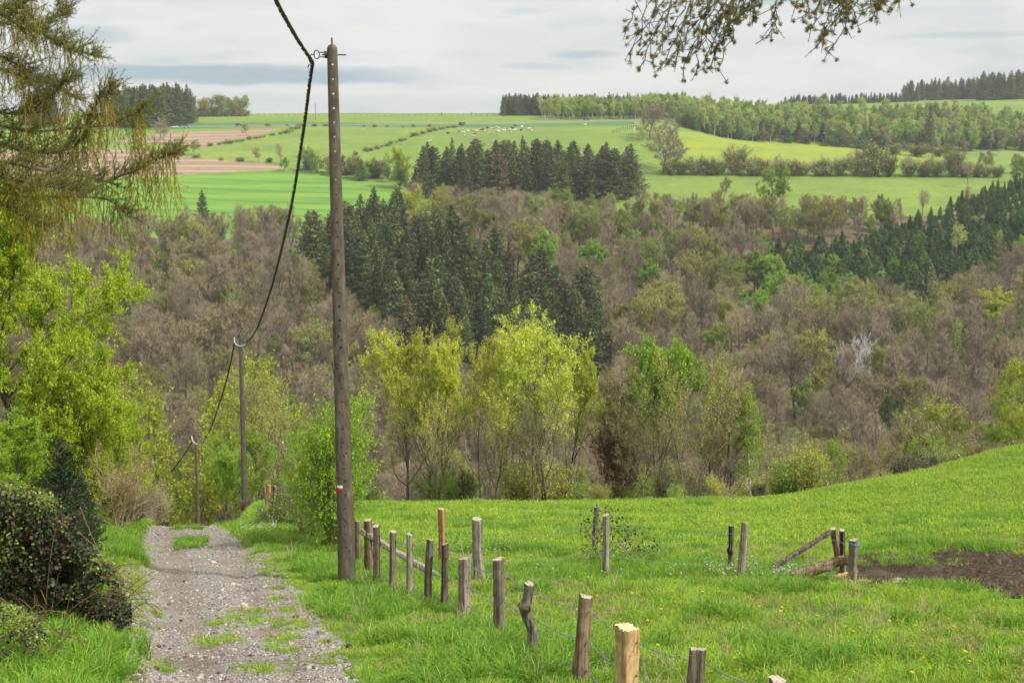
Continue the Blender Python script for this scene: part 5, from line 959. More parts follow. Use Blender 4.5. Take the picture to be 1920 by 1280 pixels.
for i, a in enumerate([((827, 953, 829, 1062, 13), 'red', 'reddish brown fresh post standing alone behind the row', dict(lump=.16)), ((894, 972, 900, 1091, 18), 'pale', 'thick grey leaning post with a splintered side', dict(bend=[(0, 0), (.5, -.03), (1, 0)], flare=1.2, square=.6)),
 ((1136, 965, 1135, 1077, 12), 'pale', 'pale post in front of the meadow bramble', dict()), ((1119, 949, 1115, 1032, 11), 'grey', 'old post wrapped by the meadow bramble', dict()), ((1371, 985, 1370, 1068, 10), 'dark', 'dark knotty thin post, left of the pair in the meadow', dict(knob=(.45, .06, .7))),
 ((1397, 980, 1388, 1088, 13), 'pale', 'pale leaning post, right of the pair in the meadow', dict()), ((1562, 990, 1574, 1056, 13), 'brown', 'left leaning post of the broken corner', dict(square=.8)), ((1579, 993, 1581, 1078, 11), 'dark', 'dark thin middle post of the broken corner', dict()),
 ((1601, 1011, 1598, 1097, 14), 'grey', 'right grey post of the broken corner with blue twine', dict(square=.7)), ((1709, 880, 1709, 903, 3.5), 'pale', 'left stake of the pale double stake before the broom', dict()), ((1716, 880, 1716, 903, 3), 'pale', 'right stake of the pale double stake before the broom', dict()),
 ((1652, 886, 1653, 909, 4), 'grey', 'grey stake on the upper meadow edge left of the double stake', dict()), ((1550, 902, 1556, 927, 4), 'pale', 'pale leaning stake at the meadow corner', dict()), ((1606, 893, 1602, 912, 3), 'pale', 'short pale stake between meadow corner and broom', dict()), ((1798, 853, 1798, 873, 4), 'grey', 'grey stake on the right bank', dict()),
 ((1899, 827, 1899, 847, 4.5), 'grey', 'grey stake near the right edge on the bank', dict()), ((496, 913, 502, 962, 5), 'grey', 'grey leaning post beside the rusty one left of the shrub', dict()), ((504, 909, 504, 966, 7), 'red', 'rusty orange post on the verge left of the green shrub', dict(cut=M_cutf)), ((516, 911, 514, 966, 6), 'dark', 'dark post behind the rusty one', dict()),
 ((565, 948, 566, 1006, 8), 'red', 'short brown post half swallowed by grass left of the shrub', dict(lump=.2)), ((582, 955, 584, 1010, 7), 'grey', 'grey post hidden in the left side of the green shrub', dict()), ((552, 944, 553, 985, 4), 'grey', 'thin grey post behind the short brown one', dict())]):
    x = a[0]; D = None
    if x[1] < 945 and x[0] > 1500: D = float(crest(x[0])) + 1.0 if x[3] < 930 else None
    if x[0] < 530: D = 52 + (x[0] - 500) * .05
    fpost(*a[0], a[1], a[2], seed=740 + i, D=D, **a[3])
def beam(p0, p1, w, h, wood, name, label, seed, cat='plank', lump=.12, sq=1.2):
    T = Vector(p1) - Vector(p0); rng = np.random.default_rng(seed); sides = 16; th = np.arange(sides) * 2 * math.pi / sides; base = (np.abs(np.cos(th)) ** 6 + np.abs(np.sin(th)) ** 6) ** (-1 / 6.); pts = [np.array(T) * t + rng.normal(size=3) * w * .06 for t in np.linspace(0, 1, 14)]
    k = np.sqrt((np.cos(th) * w) ** 2 + (np.sin(th) * h) ** 2); g = Geo(); g.tube(pts, [1.0] * 14, sides, 0, True, [base * k * .5 * (1 + lump * .4 * rng.normal(size=sides)) for _ in range(14)])
    return tag(put(name, g.mesh(name, [WD[wood]]), None, Vector(p0)), label, cat)
def gz(v, dz=0.0): v = Vector(v); v.z = h1(v.x, v.y) + dz; return v
beam(P(676, 994, 27.4), gz(G(826, 1087, 12), .04), .10, .14, 'pale', 'leaning_plank', 'long grey plank leaning behind the post row down to the grass', 801)
beam(gz(G(1444, 1074, 12), .10), P(1560, 995, G(1574, 1056, 12).y), .09, .11, 'dark', 'slanting_rail', 'slim slanting rail left of the broken corner', 802)
dlog = G(1598, 1097, 12).y
beam(gz(P(1484, 1090, dlog + .1), .12), P(1594, 1046, dlog + .25), .17, .20, 'brown', 'heavy_log', 'heavy split log lying slanted against the broken corner', 803, 'log', .3)
beam(gz(P(1560, 1092, dlog + .6), .06), gz(P(1590, 1078, dlog + .6), .16), .14, .08, 'fresh', 'split_wood', 'piece of orange fresh split wood behind the heavy log', 804, 'wood piece')
beam(gz(P(1545, 1094, dlog + .35), .05), gz(P(1632, 1096, dlog + .35), .04), .08, .03, 'pale', 'ground_board', 'pale flat board on the ground at the broken corner', 805, 'board')
beam(gz(P(1672, 1100, dlog - .2), .05), gz(P(1701, 1100, dlog - .2), .05), .22, .08, 'pale', 'puddle_slab', 'flat pale slab standing in for the water puddle at the near edge of the mud', 806, 'stone')  # pale raised slab put in place of a water puddle
# broken off stump cut by the bottom edge
o, B, T = fpost(1459, 1274, 1459, 1400, 36, 'brown', 'top of a brown post just showing at the bottom edge', D=10.6, seed=790, square=.8); FP.insert(0, (B, T))
# blue twine round the corner post
c = P(1600, 1020, dlog - .02); r = 14 / ppm(dlog) / 2 + .012; g = Geo(); [g.tube([(c.x + r * math.cos(a), c.y + r * math.sin(a), c.z + dz + .01 * math.sin(a * 2)) for a in np.linspace(0, 6.283, 18)], .008, 5, cap=False) for dz in (0, .018)]
g.tube([(c.x + r, c.y, c.z), (c.x + r + .05, c.y - .02, c.z + .03), (c.x + r + .03, c.y - .03, c.z - .05)], .007, 5); tag(g.obj('blue_twine', plain('blue twine', (.05, .22, .42), .7)), 'blue twine tied round the grey corner post', 'twine')
def wire(pts, label, barbs=True, r=.0035, sag=.03, name='barbed_wire', seed=0):
    rng = np.random.default_rng(seed); g = Geo(); L = []
    for a, b in zip(pts[:-1], pts[1:]):
        n = max(4, int((b - a).length / .12))
        for k in range(n): t = k / n; q = a.lerp(b, t); q.z -= sag * 4 * t * (1 - t) + rng.normal() * .002; L.append(tuple(q))
    L.append(tuple(pts[-1])); g.tube(L, r, 5)
    if barbs:
        L = np.array(L); A = []
        for q in L[1::1]:
            for s in range(3): d = rng.normal(size=3); d = d / np.linalg.norm(d) * .022; A.append([*(q - d), *(q + d), r * .8, r * .5])
        g.segs(A, 3)
    return tag(g.obj(name, M_wire), label, 'wire', None)
def post_grass():  # tufts added round posts and pole to deepen the shade at their feet
    rng = np.random.default_rng(95); pos = []
    for B, T in FP:
        for k in range(12): a = rng.uniform(0, 6.28); r = rng.uniform(.08, .30); x, y = B.x + math.cos(a) * r, B.y + math.sin(a) * r; pos.append((x, y, h1(x, y)))
    B = B1
    for k in range(26): a = rng.uniform(0, 6.28); r = rng.uniform(.2, .4); x, y = B.x + math.cos(a) * r, B.y + math.sin(a) * r; pos.append((x, y, h1(x, y)))
    n = len(pos); scatter('post_grass', 'longer grass tufts added round the feet of the posts to darken their contact', 'grass', GL + GD, pos, np.c_[rng.normal(0, .1, (n, 2)), rng.uniform(0, 6.28, n)], rng.uniform(.35, .8, n), rng.choice([0, 1, 2, 3], n, p=[.3, .3, .3, .1]))
post_grass()
FPs = FP[:13]; near_off = Vector((.05, .03, 0))
for k, (f, lb) in enumerate([(.86, 'top strand of barbed wire along the path side post row'), (.52, 'middle strand of barbed wire along the path side post row'), (.2, 'lowest strand of barbed wire along the path side post row')]):
    wire([B + T * f + near_off for B, T in FPs], lb, seed=k, sag=.05, r=.0045)
MP = [((676, 990), (674, 1020)), ((827, 990), (828, 1015)), ((894, 1005), (897, 1050)), ((1136, 985), (1135, 1040)), ((1390, 1000), (1389, 1060)), ((1572, 1012), (1575, 1050)), ((1601, 1020), (1600, 1060))]
for k in range(2):
    wire([P(*q[k], {0: 27.4, 1: 28.5}.get(i, 26.0)) for i, q in enumerate(MP)], ['upper thin wire across the meadow between the far posts', 'lower thin wire across the meadow between the far posts'][k], barbs=False, r=.003, name='fence_wire', sag=.06)
wire([P(1601, 1018, 25.4), P(1700, 1035, 24.5), P(1960, 1080, 23)], 'slack thin wire running right from the broken corner over the mud', barbs=False, r=.0025, name='fence_wire', sag=.1)

# ---------------------------------------------------------------- bushes and trees of the foreground
def shrubN(seed, H, leaf, nleaf, ls, tw, twr, nst, mat=None, spread=.55): return shrub(seed, H, leaf, nleaf, ls, nst, mat or M_twig_n, tw, twr, spread)
M_shr = leafmat('hazel leaves', [(0, (.16, .34, .015)), (.6, (.28, .50, .022)), (1, (.46, .64, .05))], .4, .1, .5, .2, .01)
B = G(622, 1034, 20, 60); K = shrubN(820, 3.9, M_shr, 30000, .062, 3.2, .005, 14, spread=.16); plant('green_shrub', K, (B.x, B.y, B.z), 4.5, 'tall bright green shrub growing behind the big concrete pole', 'shrub', rz=0.6, wide=.74, parts=('stems', 'foliage'))
K = shrubN(821, 2.2, M_shr, 6000, .055, 4, .005, 14, spread=.7); b2 = G(585, 1012, 20, 60); plant('green_shrub', K, b2, 1.6, 'low green bush left at the foot of the tall bright green shrub', 'shrub', parts=('stems', 'foliage'))
for i, (x, y, H, lb) in enumerate([(470, 958, .8, 'dry twiggy bush on the verge right of the second pole'), (535, 985, 1.2, 'low green and brown bush among the old posts left of the shrub'), (425, 975, .6, 'dry twigs on the verge left of the second pole')]):
    K = shrubN(830 + i, 1.5, [M_dry, M_grn, M_dry][i], [700, 3500, 500][i], .05, 9, .006, 16, M_bark_n, .9); b = G(x, y, 30, 66); plant('verge_bush', K, b, H, lb, 'bush', parts=('stems', 'foliage'), wide=1.2)
# the big leafy tree on the left
prmL = dict(n=[1, 26, 13, 6], ns=[9, 7, 5, 3], wob=[.06, .12, .17, .2], trop=[.02, .05, .03, .02], tap=[.25, .2, .3, .4], start=[0, .06, .15, .15], ang=[0, 62, 45, 42], lr=[1, .47, .42, .42], rr=[1, .42, .5, .5], prof=lambda t: .35 + .8 * math.sin(math.pi * min(1, .22 + t * .62)), rmin=.007)
M_bark_d = barkmat('dark wet bark', (.03, .025, .02), (.09, .075, .055), 6, .25, .6, .05)
M_leaf_l = leafmat('hornbeam leaves', [(0, (.24, .37, .018)), (.45, (.40, .52, .025)), (.8, (.55, .63, .04)), (1, (.70, .70, .10))], .45, .05, .5, .25, .006)
KL = broad(850, 12, M_leaf_l, 320000, .074, tw=2.4, mats=(M_bark_d, M_bark_d), prm=prmL, r0=.17, twl=.5, twr=.005, up=.5)
Xl = (25 - 960) / 2335 * 36; tree_px('hornbeam_tree', KL, 15, 36, 345, 'large yellow green leafy tree filling the left side of the picture', .9)
KL2 = broad(851, 7, M_leaf_l, 110000, .072, tw=2.2, mats=(M_bark_d, M_bark_d), prm=dict(prmL, start=[0, .03, .15, .15]), r0=.09, twl=.45, twr=.005, up=.5)
tree_px('hornbeam_tree', KL2, 128, 37, 650, 'lower leafy yellow green tree at the right foot of the large left one', .85)
tree_px('hornbeam_tree', KL2, 198, 41, 745, 'small leafy yellow green tree lowest on the left, beside the path crest', .85, rz=2.0)
tree_px('maple_tree', nb(852, M_shr, 22000, .10, tw=2.0), 20, 28, 770, 'darker green young tree behind the bramble heap on the left', 1.6)
tree_px('orange_shrub', shrubN(853, 2.6, M_orange, 900, .05, 3, .005, 7, spread=.15), 207, 35, 828, 'slender shoots with orange young leaves beside the left tree', 1.0, cat='shrub', parts=('stems', 'foliage'))
tree_px('orange_shrub', shrubN(854, 2.6, M_pale, 7000, .05, 9, .006, 14, spread=.6), 225, 38, 908, 'pale green twiggy bush at the left crest of the path', 1.5, cat='shrub', parts=('stems', 'foliage'))
tree_px('pale_shrub', shrubN(855, 2.2, M_pale, 6000, .045, 9, .005, 14, spread=.7), 262, 50, 918, 'grey green bush at the far left edge of the path', 1.4, cat='shrub', parts=('stems', 'foliage'))
KF = conifer(856, 3, 1.0, M_darkfir, dens=1.6, bushy=.034, wh=.13, prof=.8, droop=-.05); tree_px('young_fir', KF, 112, 25, 832, 'small dark green fir standing between leafy tree and bramble heap', .8)
tree_px('young_fir', KF, 145, 26, 892, 'smaller dark fir right beside the first, leaning over the grass', .75)
# bramble heap
M_br1 = leafmat('bramble new leaves', [(0, (.10, .17, .025)), (.6, (.19, .26, .04)), (1, (.32, .35, .08))], .3, .05, .4, .3, .01)
M_br2 = leafmat('bramble old leaves', [(0, (.015, .025, .014)), (.45, (.03, .05, .022)), (.72, (.06, .08, .03)), (.78, (.06, .03, .022)), (1, (.14, .08, .045))], .1, .05, .5, .22, .01)
M_cane = barkmat('bramble canes', (.09, .06, .03), (.20, .14, .07), 8, .3, 0, .1)
def heap(poly, D0, D1, n, size, seed, name, label, canes, mix=.55, ncane=60, cat='bramble', hollow=True):
    rng = np.random.default_rng(seed); xs = [a for a, b in poly]; ys = [b for a, b in poly]; C = []
    while sum(len(c) for c in C) < n:
        x = rng.uniform(min(xs), max(xs), 20000); y = rng.uniform(min(ys), max(ys), 20000); jx = (_vnoise(x, y, 34., seed + 8) - .5) * 34; ok = inpoly(x + rng.normal(0, 8, 20000) + jx, y + rng.normal(0, 8, 20000) + jx * .8, poly); x, y = x[ok], y[ok]; t = rng.random(len(x))
        D = D0 + (D1 - D0) * t; a, b, c = x - 960, F0 * CT + (640 - y) * ST, -F0 * ST + (640 - y) * CT; X, Z = a / b * D, c / b * D
        g_ = hgt(X, D); k = (Z > g_) & ((_vnoise(X * 1.0 + D * .7, Z + D * .3, .28, seed) + .35 * _vnoise(X + D, Z, .1, seed + 1)) > .62); C.append(np.stack([X, D, Z], 1)[k])
    C = np.concatenate(C)[:n]; B0 = C.mean(0); z0 = h1(B0[0], B0[1]); o0 = np.array([B0[0], B0[1], z0]); e = empty(name, o0); tag(e, label, cat)
    new = (rng.random(n) < np.clip(mix + 1.1 * (_vnoise(C[:, 0] * 1.3, C[:, 2] * 1.3, .4, seed + 5) - .5) + (.55 * (C[:, 2] - z0 - 1.2) if name == 'bramble_heap' else 0), .04, .97)); g = Geo(); g.leaves(C[~new] - o0, size, rng, .75, 0, .8); g.leaves(C[new] - o0, size * .72, rng, .7, 1, 1.0); g.obj('foliage', [M_br2, M_br1], e)
    A = []; h = Geo()
    for k in range(ncane):
        p = C[rng.integers(n)] - o0; q = p + [rng.uniform(-.7, .9), rng.uniform(-.3, .3), -.2]; p = p * [1, 1, .3]; q[2] = rng.uniform(.1, 1.25) * max(.3, q[2]); m = (p + q) / 2 + [0, 0, rng.uniform(.1, .5)]
        h.tube([p * (1 - t) ** 2 + m * 2 * t * (1 - t) + q * t * t for t in np.linspace(0, 1, 8)], .006, 5)
    for cpts in canes:
        W3 = [np.array(P(*c)) - o0 for c in cpts]; n_ = 6 * (len(W3) - 1); T_ = np.linspace(0, len(W3) - 1, n_ + 1); L = np.stack([np.interp(T_, range(len(W3)), [w[k] for w in W3]) for k in range(3)], 1)
        for _ in range(2): L[1:-1] = (L[:-2] + L[1:-1] * 2 + L[2:]) / 4
        h.tube(L, np.linspace(.008, .0035, len(L)), 5); m = rng.integers(0, len(L), 10); g2 = L[m] + rng.normal(0, .03, (10, 3)); 
        lf = Geo(); lf.leaves(g2, size, rng, .7, 0, .5); h.add(lf.V[0], lf.F[0], 1)
    h.obj('canes', [M_cane, M_br1], e); return e
heap([(-60, 900), (0, 908), (45, 918), (90, 932), (120, 955), (140, 1000), (172, 1040), (200, 1068), (226, 1112), (246, 1165), (236, 1200), (200, 1172), (160, 1150), (110, 1120), (50, 1100), (-60, 1110)], 16.6, 18.6, 36000, .066, 860, 'bramble_heap', 'big heap of dark and fresh green brambles spilling towards the path on the left',
     [[(150, 1000, 17), (185, 1030, 16.8), (215, 1065, 16.7), (245, 1100, 16.6), (278, 1131, 16.6)], [(90, 980, 17), (140, 1030, 16.7), (200, 1050, 16.6), (240, 1080, 16.6)], [(150, 950, 17.5), (170, 1000, 17.2), (190, 1045, 17), (194, 1055, 17)]], .42, 300)
heap([(-40, 1150), (20, 1130), (70, 1165), (90, 1200), (70, 1250), (60, 1300), (-40, 1320)], 13.6, 15.0, 2600, .05, 861, 'bramble_shoots', 'loose bramble shoots with fresh leaves in the bottom left corner',
     [[(-20, 1262, 14), (40, 1242, 14), (100, 1225, 14), (135, 1180, 14), (150, 1165, 14)], [(0, 1195, 14), (60, 1180, 14), (110, 1178, 14), (160, 1180, 14)], [(60, 1275, 14), (90, 1262, 14), (130, 1240, 14)], [(0, 1120, 14.5), (30, 1140, 14.5), (60, 1165, 14.5)], [(100, 1180, 14), (150, 1200, 14), (170, 1230, 14)], [(105, 1225, 14), (120, 1170, 14), (130, 1120, 14)]], .85, 16)
heap([(1085, 975), (1110, 955), (1150, 945), (1170, 975), (1215, 1000), (1242, 1030), (1200, 1036), (1150, 1022), (1120, 1010), (1090, 1000)], 28.6, 30.0, 420, .07, 862, 'meadow_bramble', 'sparse reddish bramble sprawling round the old post in the meadow',
     [[(1115, 1030, 29), (1130, 980, 29), (1165, 962, 29), (1180, 958, 29)], [(1140, 1030, 29), (1160, 985, 29), (1200, 985, 29), (1215, 990, 29)], [(1120, 1030, 29), (1100, 990, 29), (1080, 985, 29)], [(1150, 1034, 29), (1180, 1000, 29), (1225, 1005, 29), (1240, 1030, 29)], [(1130, 1034, 29), (1142, 975, 29), (1145, 950, 29)]], .2, 26)
# ---------------------------------------------------------------- near spruce and larch boughs
M_nd = leafmat('near spruce needles', [(0, (.07, .11, .02)), (.5, (.17, .20, .03)), (.85, (.32, .30, .045)), (1, (.48, .36, .08))], .45, .05, .6, .15, .01)
M_nd2 = leafmat('hanging spruce needles', [(0, (.20, .20, .03)), (.5, (.38, .34, .05)), (.85, (.52, .42, .09)), (1, (.55, .42, .16))], .45, .05, .7, .1, .01)
M_cone = barkmat('cone scales', (.22, .10, .04), (.42, .22, .10), 30, .5, .8, .1)
def near_spruce():
    rng = np.random.default_rng(870); rd = random.Random(870); D = 21.0; tr = Vector(((-330 - 960) / 2370 * D, D, 0)); tr.z = h1(tr.x, tr.y); e = empty('spruce_tree', tr); tag(e, 'near spruce reaching in from the left with drooping boughs and hanging cones', 'tree')
    O = np.array(tr); g = Geo(); top = 9.0 - tr.z; g.tube([(0, 0, -.4), (.05, 0, top * .5), (0, 0, top)], [.26, .2, .06], 12); g.obj('trunk', M_pinebark, e)
    limbs = [  # photo course of each bough, depth
     ([(-330, 210), (-150, 255), (0, 268), (50, 282), (105, 286), (140, 274), (160, 248), (172, 215), (190, 180), (205, 172)], 21.3, .05, 1), ([(-330, 230), (-150, 270), (0, 300), (70, 318), (140, 326), (200, 341), (250, 322), (290, 298), (325, 288)], 20.6, .045, 1),
     ([(-330, -60), (-150, -10), (0, 25), (40, 50), (80, 62), (110, 78), (140, 92), (178, 102)], 21.0, .035, .6), ([(-330, 60), (-150, 90), (0, 130), (60, 150), (100, 160), (140, 182)], 21.4, .03, .5), ([(-330, 280), (-150, 330), (0, 378), (40, 402), (85, 420)], 20.4, .05, .7),
     ([(-330, 150), (-100, 190), (20, 215), (60, 210), (100, 175), (130, 150)], 20.9, .03, .8), ([(-330, 260), (-100, 300), (0, 330), (60, 345), (90, 350), (150, 355)], 20.0, .04, .9), ([(-330, 0), (-100, 5), (0, 12), (30, 20), (60, -5), (66, -20)], 20.8, .025, .4), ([(-330, 90), (-100, 60), (0, 40), (60, 62), (110, 30), (120, 24)], 21.5, .025, .4),
     ([(-330, 100), (-150, 110), (-20, 100), (30, 118), (50, 135), (60, 160)], 20.5, .03, .6), ([(-330, 200), (-150, 230), (-20, 230), (60, 250), (200, 235), (250, 215), (262, 210)], 21.8, .03, .9), ([(-330, 300), (-150, 380), (0, 360), (60, 372), (200, 370), (240, 400)], 21.2, .03, .8)]
    allup, alldn = Geo(), Geo()
    for li, (pts, D0, r0, curt) in enumerate(limbs):
        W3 = [P(x, y, D0 + (.5 * math.sin(i * 1.3 + li)) * (i > 1)) for i, (x, y) in enumerate(pts)]; W3[0] = Vector((tr.x, tr.y, W3[0].z)); C = np.array([tuple(w) for w in W3]) - O; m = (len(C) - 1) * 7; T_ = np.linspace(0, len(C) - 1, m + 1)
        L = np.stack([np.interp(T_, range(len(C)), C[:, k]) for k in range(3)], 1); L[2:-1] += rng.normal(0, .012, (len(L) - 3, 3))
        for _ in range(3): L[1:-1] = (L[:-2] + L[1:-1] * 2 + L[2:]) / 4
        g = Geo(); g.tube(L, np.linspace(r0, .008, len(L)), 7, 0); S = []; Dn = []
        st = int(len(L) * (.12 if li else .12)); dirs = np.gradient(L, axis=0); dirs /= np.linalg.norm(dirs, axis=1)[:, None]
        for i in range(st, len(L)):                # side sprays, above; long hanging shoots below
            f = (i - st) / max(1, len(L) - st)
            for k in range(2 + (rng.random() < .4)):
                s_ = 1 if k % 2 else -1; d = dirs[i] * rng.uniform(.4, 1.0) + np.array([rng.normal() * .15, s_ * rng.uniform(.2, .9), rng.uniform(-.25, .5)]); d /= np.linalg.norm(d); l = rng.uniform(.25, .7) * (1.15 - .6 * f); p = L[i].copy()
                for j in range(4):
                    q = p + d * l / 4; S.append([*p, *q, .007 - .001 * j, .006 - .001 * j]); 
                    for _ in range(1 + (j > 0)):
                        d3 = d * .7 + rng.normal(size=3) * .45 + [0, 0, .05]; d3 /= np.linalg.norm(d3); S.append([*q, *(q + d3 * rng.uniform(.06, .2)), .004, .002])
                    p = q; d = d + [rng.normal() * .1, rng.normal() * .1, .06]; d /= np.linalg.norm(d)
            for k in range(rng.poisson(3.0 * curt)):
                p = L[i] + rng.normal(0, .05, 3); p[1] += rng.normal() * .15; l = rng.uniform(.2, 1.0) * (.5 + .6 * curt); d = np.array([rng.normal() * .25, rng.normal() * .2, -1.]); d /= np.linalg.norm(d); nn = 5
                for j in range(nn):
                    q = p + d * l / nn; Dn.append([*p, *q, .0045, .004]); 
                    if rng.random() < .8: d3 = d * .6 + rng.normal(size=3) * .4; Dn.append([*q, *(q + d3 / np.linalg.norm(d3) * rng.uniform(.06, .22)), .003, .002])
                    p = q; d = d + rng.normal(0, .12, 3) + [0, 0, -.12]; d /= np.linalg.norm(d)
        S, Dn = np.array(S), np.array(Dn).reshape(-1, 8); g.segs(S, 3, 0); g.segs(Dn, 3, 2)
        def needles(A, per, sz, mi, dens=1):
            ln = np.linalg.norm(A[:, 3:6] - A[:, :3], axis=1); n = int(ln.sum() * per); k = rng.choice(len(A), n, p=ln / ln.sum()); t = rng.random(n)[:, None]; d = (A[k, 3:6] - A[k, :3]) / ln[k][:, None]; r = rng.normal(size=(n, 3)); r -= d * (r * d).sum(1)[:, None]; r /= np.linalg.norm(r, axis=1)[:, None]
            dd = d * .75 + r * .8; c = A[k, :3] * (1 - t) + A[k, 3:6] * t + dd * sz * .4; g.leaves(c, sz, rng, .19, mi, 0, long=dd)
        needles(S, 85, .036, 1)
        if len(Dn): 
            sel = rng.random(len(Dn)) < .8; needles(Dn[sel], 95, .030, 2)
        g.obj('bough', [M_bark_n, M_nd, M_nd2], e)
    for i, (x, y, h, dk) in enumerate([(41, 40, 17, 0), (14, 146, 20, 0), (49, 131, 14, 0), (123, 222, 19, 0), (194, 197, 18, 0), (199, 207, 20, 0), (112, 248, 20, 0), (117, 245, 14, 0), (327, 296, 14, 0), (281, 299, 16, 1), (251, 321, 18, 1)]):
        c = np.array(P(x, y, 20.8)) - O; l = h / 112; g = Geo(); z = np.linspace(0, 1, 12); r = .017 * np.sin(np.pi * (z * .86 + .1)) ** .7; g.tube([(c[0] + .01 * math.sin(i + t * 2), c[1], c[2] + l / 2 - l * t) for t in z], r, 9, 0, True, [1 + .16 * np.cos(np.arange(9) * 2.1 + k * 2) for k in range(12)])
        g.tube([(c[0], c[1], c[2] + l / 2), (c[0] + .02, c[1], c[2] + l / 2 + .1)], .004, 4); o = g.obj('cone', [M_cone], e)
near_spruce()
M_tuft = leafmat('dark needle tufts', [(0, (.05, .075, .015)), (.6, (.11, .13, .025)), (1, (.20, .19, .04))], .4, .05, .6, .1, .01)
M_rust = leafmat('rusty bud scales', [(0, (.20, .06, .012)), (.6, (.42, .15, .025)), (1, (.58, .27, .05))], .4, .05, .6, .1, .01)
def near_douglas():
    rng = np.random.default_rng(880); D = 12.0; tr = Vector((8.2, 11.0, 0)); tr.z = h1(tr.x, tr.y); e = empty('fir_tree', tr); tag(e, 'near conifer hanging rusty budded twigs in from the top edge on the right', 'tree'); O = np.array(tr)
    g = Geo(); top = 7.0 - tr.z; g.tube([(0, 0, -.4), (0, 0, top * .5), (0, 0, top)], [.25, .19, .06], 12); g.obj('trunk', M_pinebark, e)
    g = Geo(); main = np.array([tuple(P(x, y, d)) for x, y, d in [(2600, -420, 11), (2100, -260, 11.6), (1800, -130, 12), (1650, -75, 12), (1500, -55, 12), (1380, -45, 12), (1270, -40, 12), (1210, -20, 12.1)]]) - O; main[0] = [0, 0, main[0][2]]; g.tube(main, np.linspace(.05, .008, len(main)), 7)
    tips = [(1176, 54), (1197, 131), (1182, 100), (1196, 62), (1223, 116), (1210, 84), (1256, 113), (1238, 128), (1263, 122), (1281, 128), (1305, 137), (1292, 110), (1319, 118), (1331, 126), (1347, 130), (1340, 96), (1352, 80), (1307, 88), (1272, 92), (1246, 70), (1225, 30), (1330, 60), (1345, 40), (1290, 60), (1320, 30),
            (1359, 52), (1368, 38), (1384, 32), (1413, 30), (1440, 68), (1448, 45), (1408, 12), (1395, 20), (1492, 10), (1507, 40), (1521, 50), (1531, 88), (1543, 76), (1552, 98), (1545, 60), (1527, 22), (1568, 38), (1578, 25), (1600, 40), (1617, 24), (1634, 36), (1645, 18), (1640, 8), (1556, 10), (1590, 12), (1683, 2), (1465, 5)]
    S = []; tuft = []
    for (x, y) in tips:
        dx = rng.uniform(20, 95) if y > 50 else rng.uniform(0, 40); d = rng.uniform(11.8, 12.3); a = np.array(P(x + dx, -50 - rng.uniform(0, 12), 12)) - O; b = np.array(P(x, y, d)) - O; n = 9; T_ = np.linspace(0, 1, n)[:, None]; L = a + (b - a) * T_ + np.array([[rng.normal() * .03 * math.sin(math.pi * t), 0, -.05 * math.sin(math.pi * t)] for t in T_[:, 0]])
        for p, q in zip(L[:-1], L[1:]): S.append([*p, *q, .0042, .0036])
        tuft.append(L[-1])
        for i in range(2, n):
            for _ in range(2):
                if rng.random() < .95:
                    dd = (L[min(i + 1, n - 1)] - L[i - 1]); dd /= np.linalg.norm(dd); dd = dd * .7 + rng.normal(size=3) * .6; dd /= np.linalg.norm(dd); q = L[i] + dd * rng.uniform(.04, .17); S.append([*L[i], *q, .0034, .0024]); 
                    if rng.random() < .55: tuft.append(q)
    S = np.array(S); g.segs(S, 4, 0); nn = 7000; k = rng.integers(0, len(S), nn); t = rng.random(nn)[:, None]; d = S[k, 3:6] - S[k, :3]; d /= np.linalg.norm(d, axis=1)[:, None]; r = rng.normal(size=(nn, 3)); dd = d * .6 + r * .6; g.leaves(S[k, :3] * (1 - t) + S[k, 3:6] * t + dd * .010, .034, rng, .12, 1, 0, long=dd)
    g.obj('bough', [M_bark_n, M_tuft], e); t_ = Geo(); r_ = Geo()
    for c in tuft:
        n = 30; d = rng.normal(size=(n, 3)); d[:, 2] -= .3; d /= np.linalg.norm(d, axis=1)[:, None]; t_.leaves(c + d * .018, .042, rng, .10, 0, 0, long=d)
        if rng.random() < .55: n = 16; d = rng.normal(size=(n, 3)); d[:, 2] -= .5; d /= np.linalg.norm(d, axis=1)[:, None]; r_.leaves(c + d * .011 + [0, 0, -.008], .024, rng, .3, 0, 0, long=d)
    t_.obj('needle_tufts', [M_tuft], e); r_.obj('bud_tufts', [M_rust], e)
near_douglas()

# ---------------------------------------------------------------- flowers
M_yf = plain('dandelion yellow', (.85, .62, .02), .6); M_wf = plain('white petals', (.8, .8, .78), .6); M_stem = plain('flower stem', (.16, .28, .05), .7)
def flower(name, r, h, mat, nb_=12, seed=0):
    g = Geo(); g.tube([(0, 0, 0), (.01, 0, h * .6), (0, .005, h)], .003, 4, 1); rng = np.random.default_rng(seed)
    for k in range(nb_ * 2):
        a = k * 6.283 / nb_; rr = r * (1 if k < nb_ else .6); z = h + (.004 if k < nb_ else .012); c, s = math.cos(a), math.sin(a); w = r * .35; g.add([(0, 0, h), (c * rr * .6 - s * w, s * rr * .6 + c * w, z + .004), (c * rr, s * rr, z), (c * rr * .6 + s * w, s * rr * .6 - c * w, z + .004)], [[0, 1, 2, 3]], 0)
    return g.mesh(name, [mat, M_stem])
dm = flower('dandelion', .032, .13, M_yf); wm = flower('daisy', .018, .10, M_wf, 8)
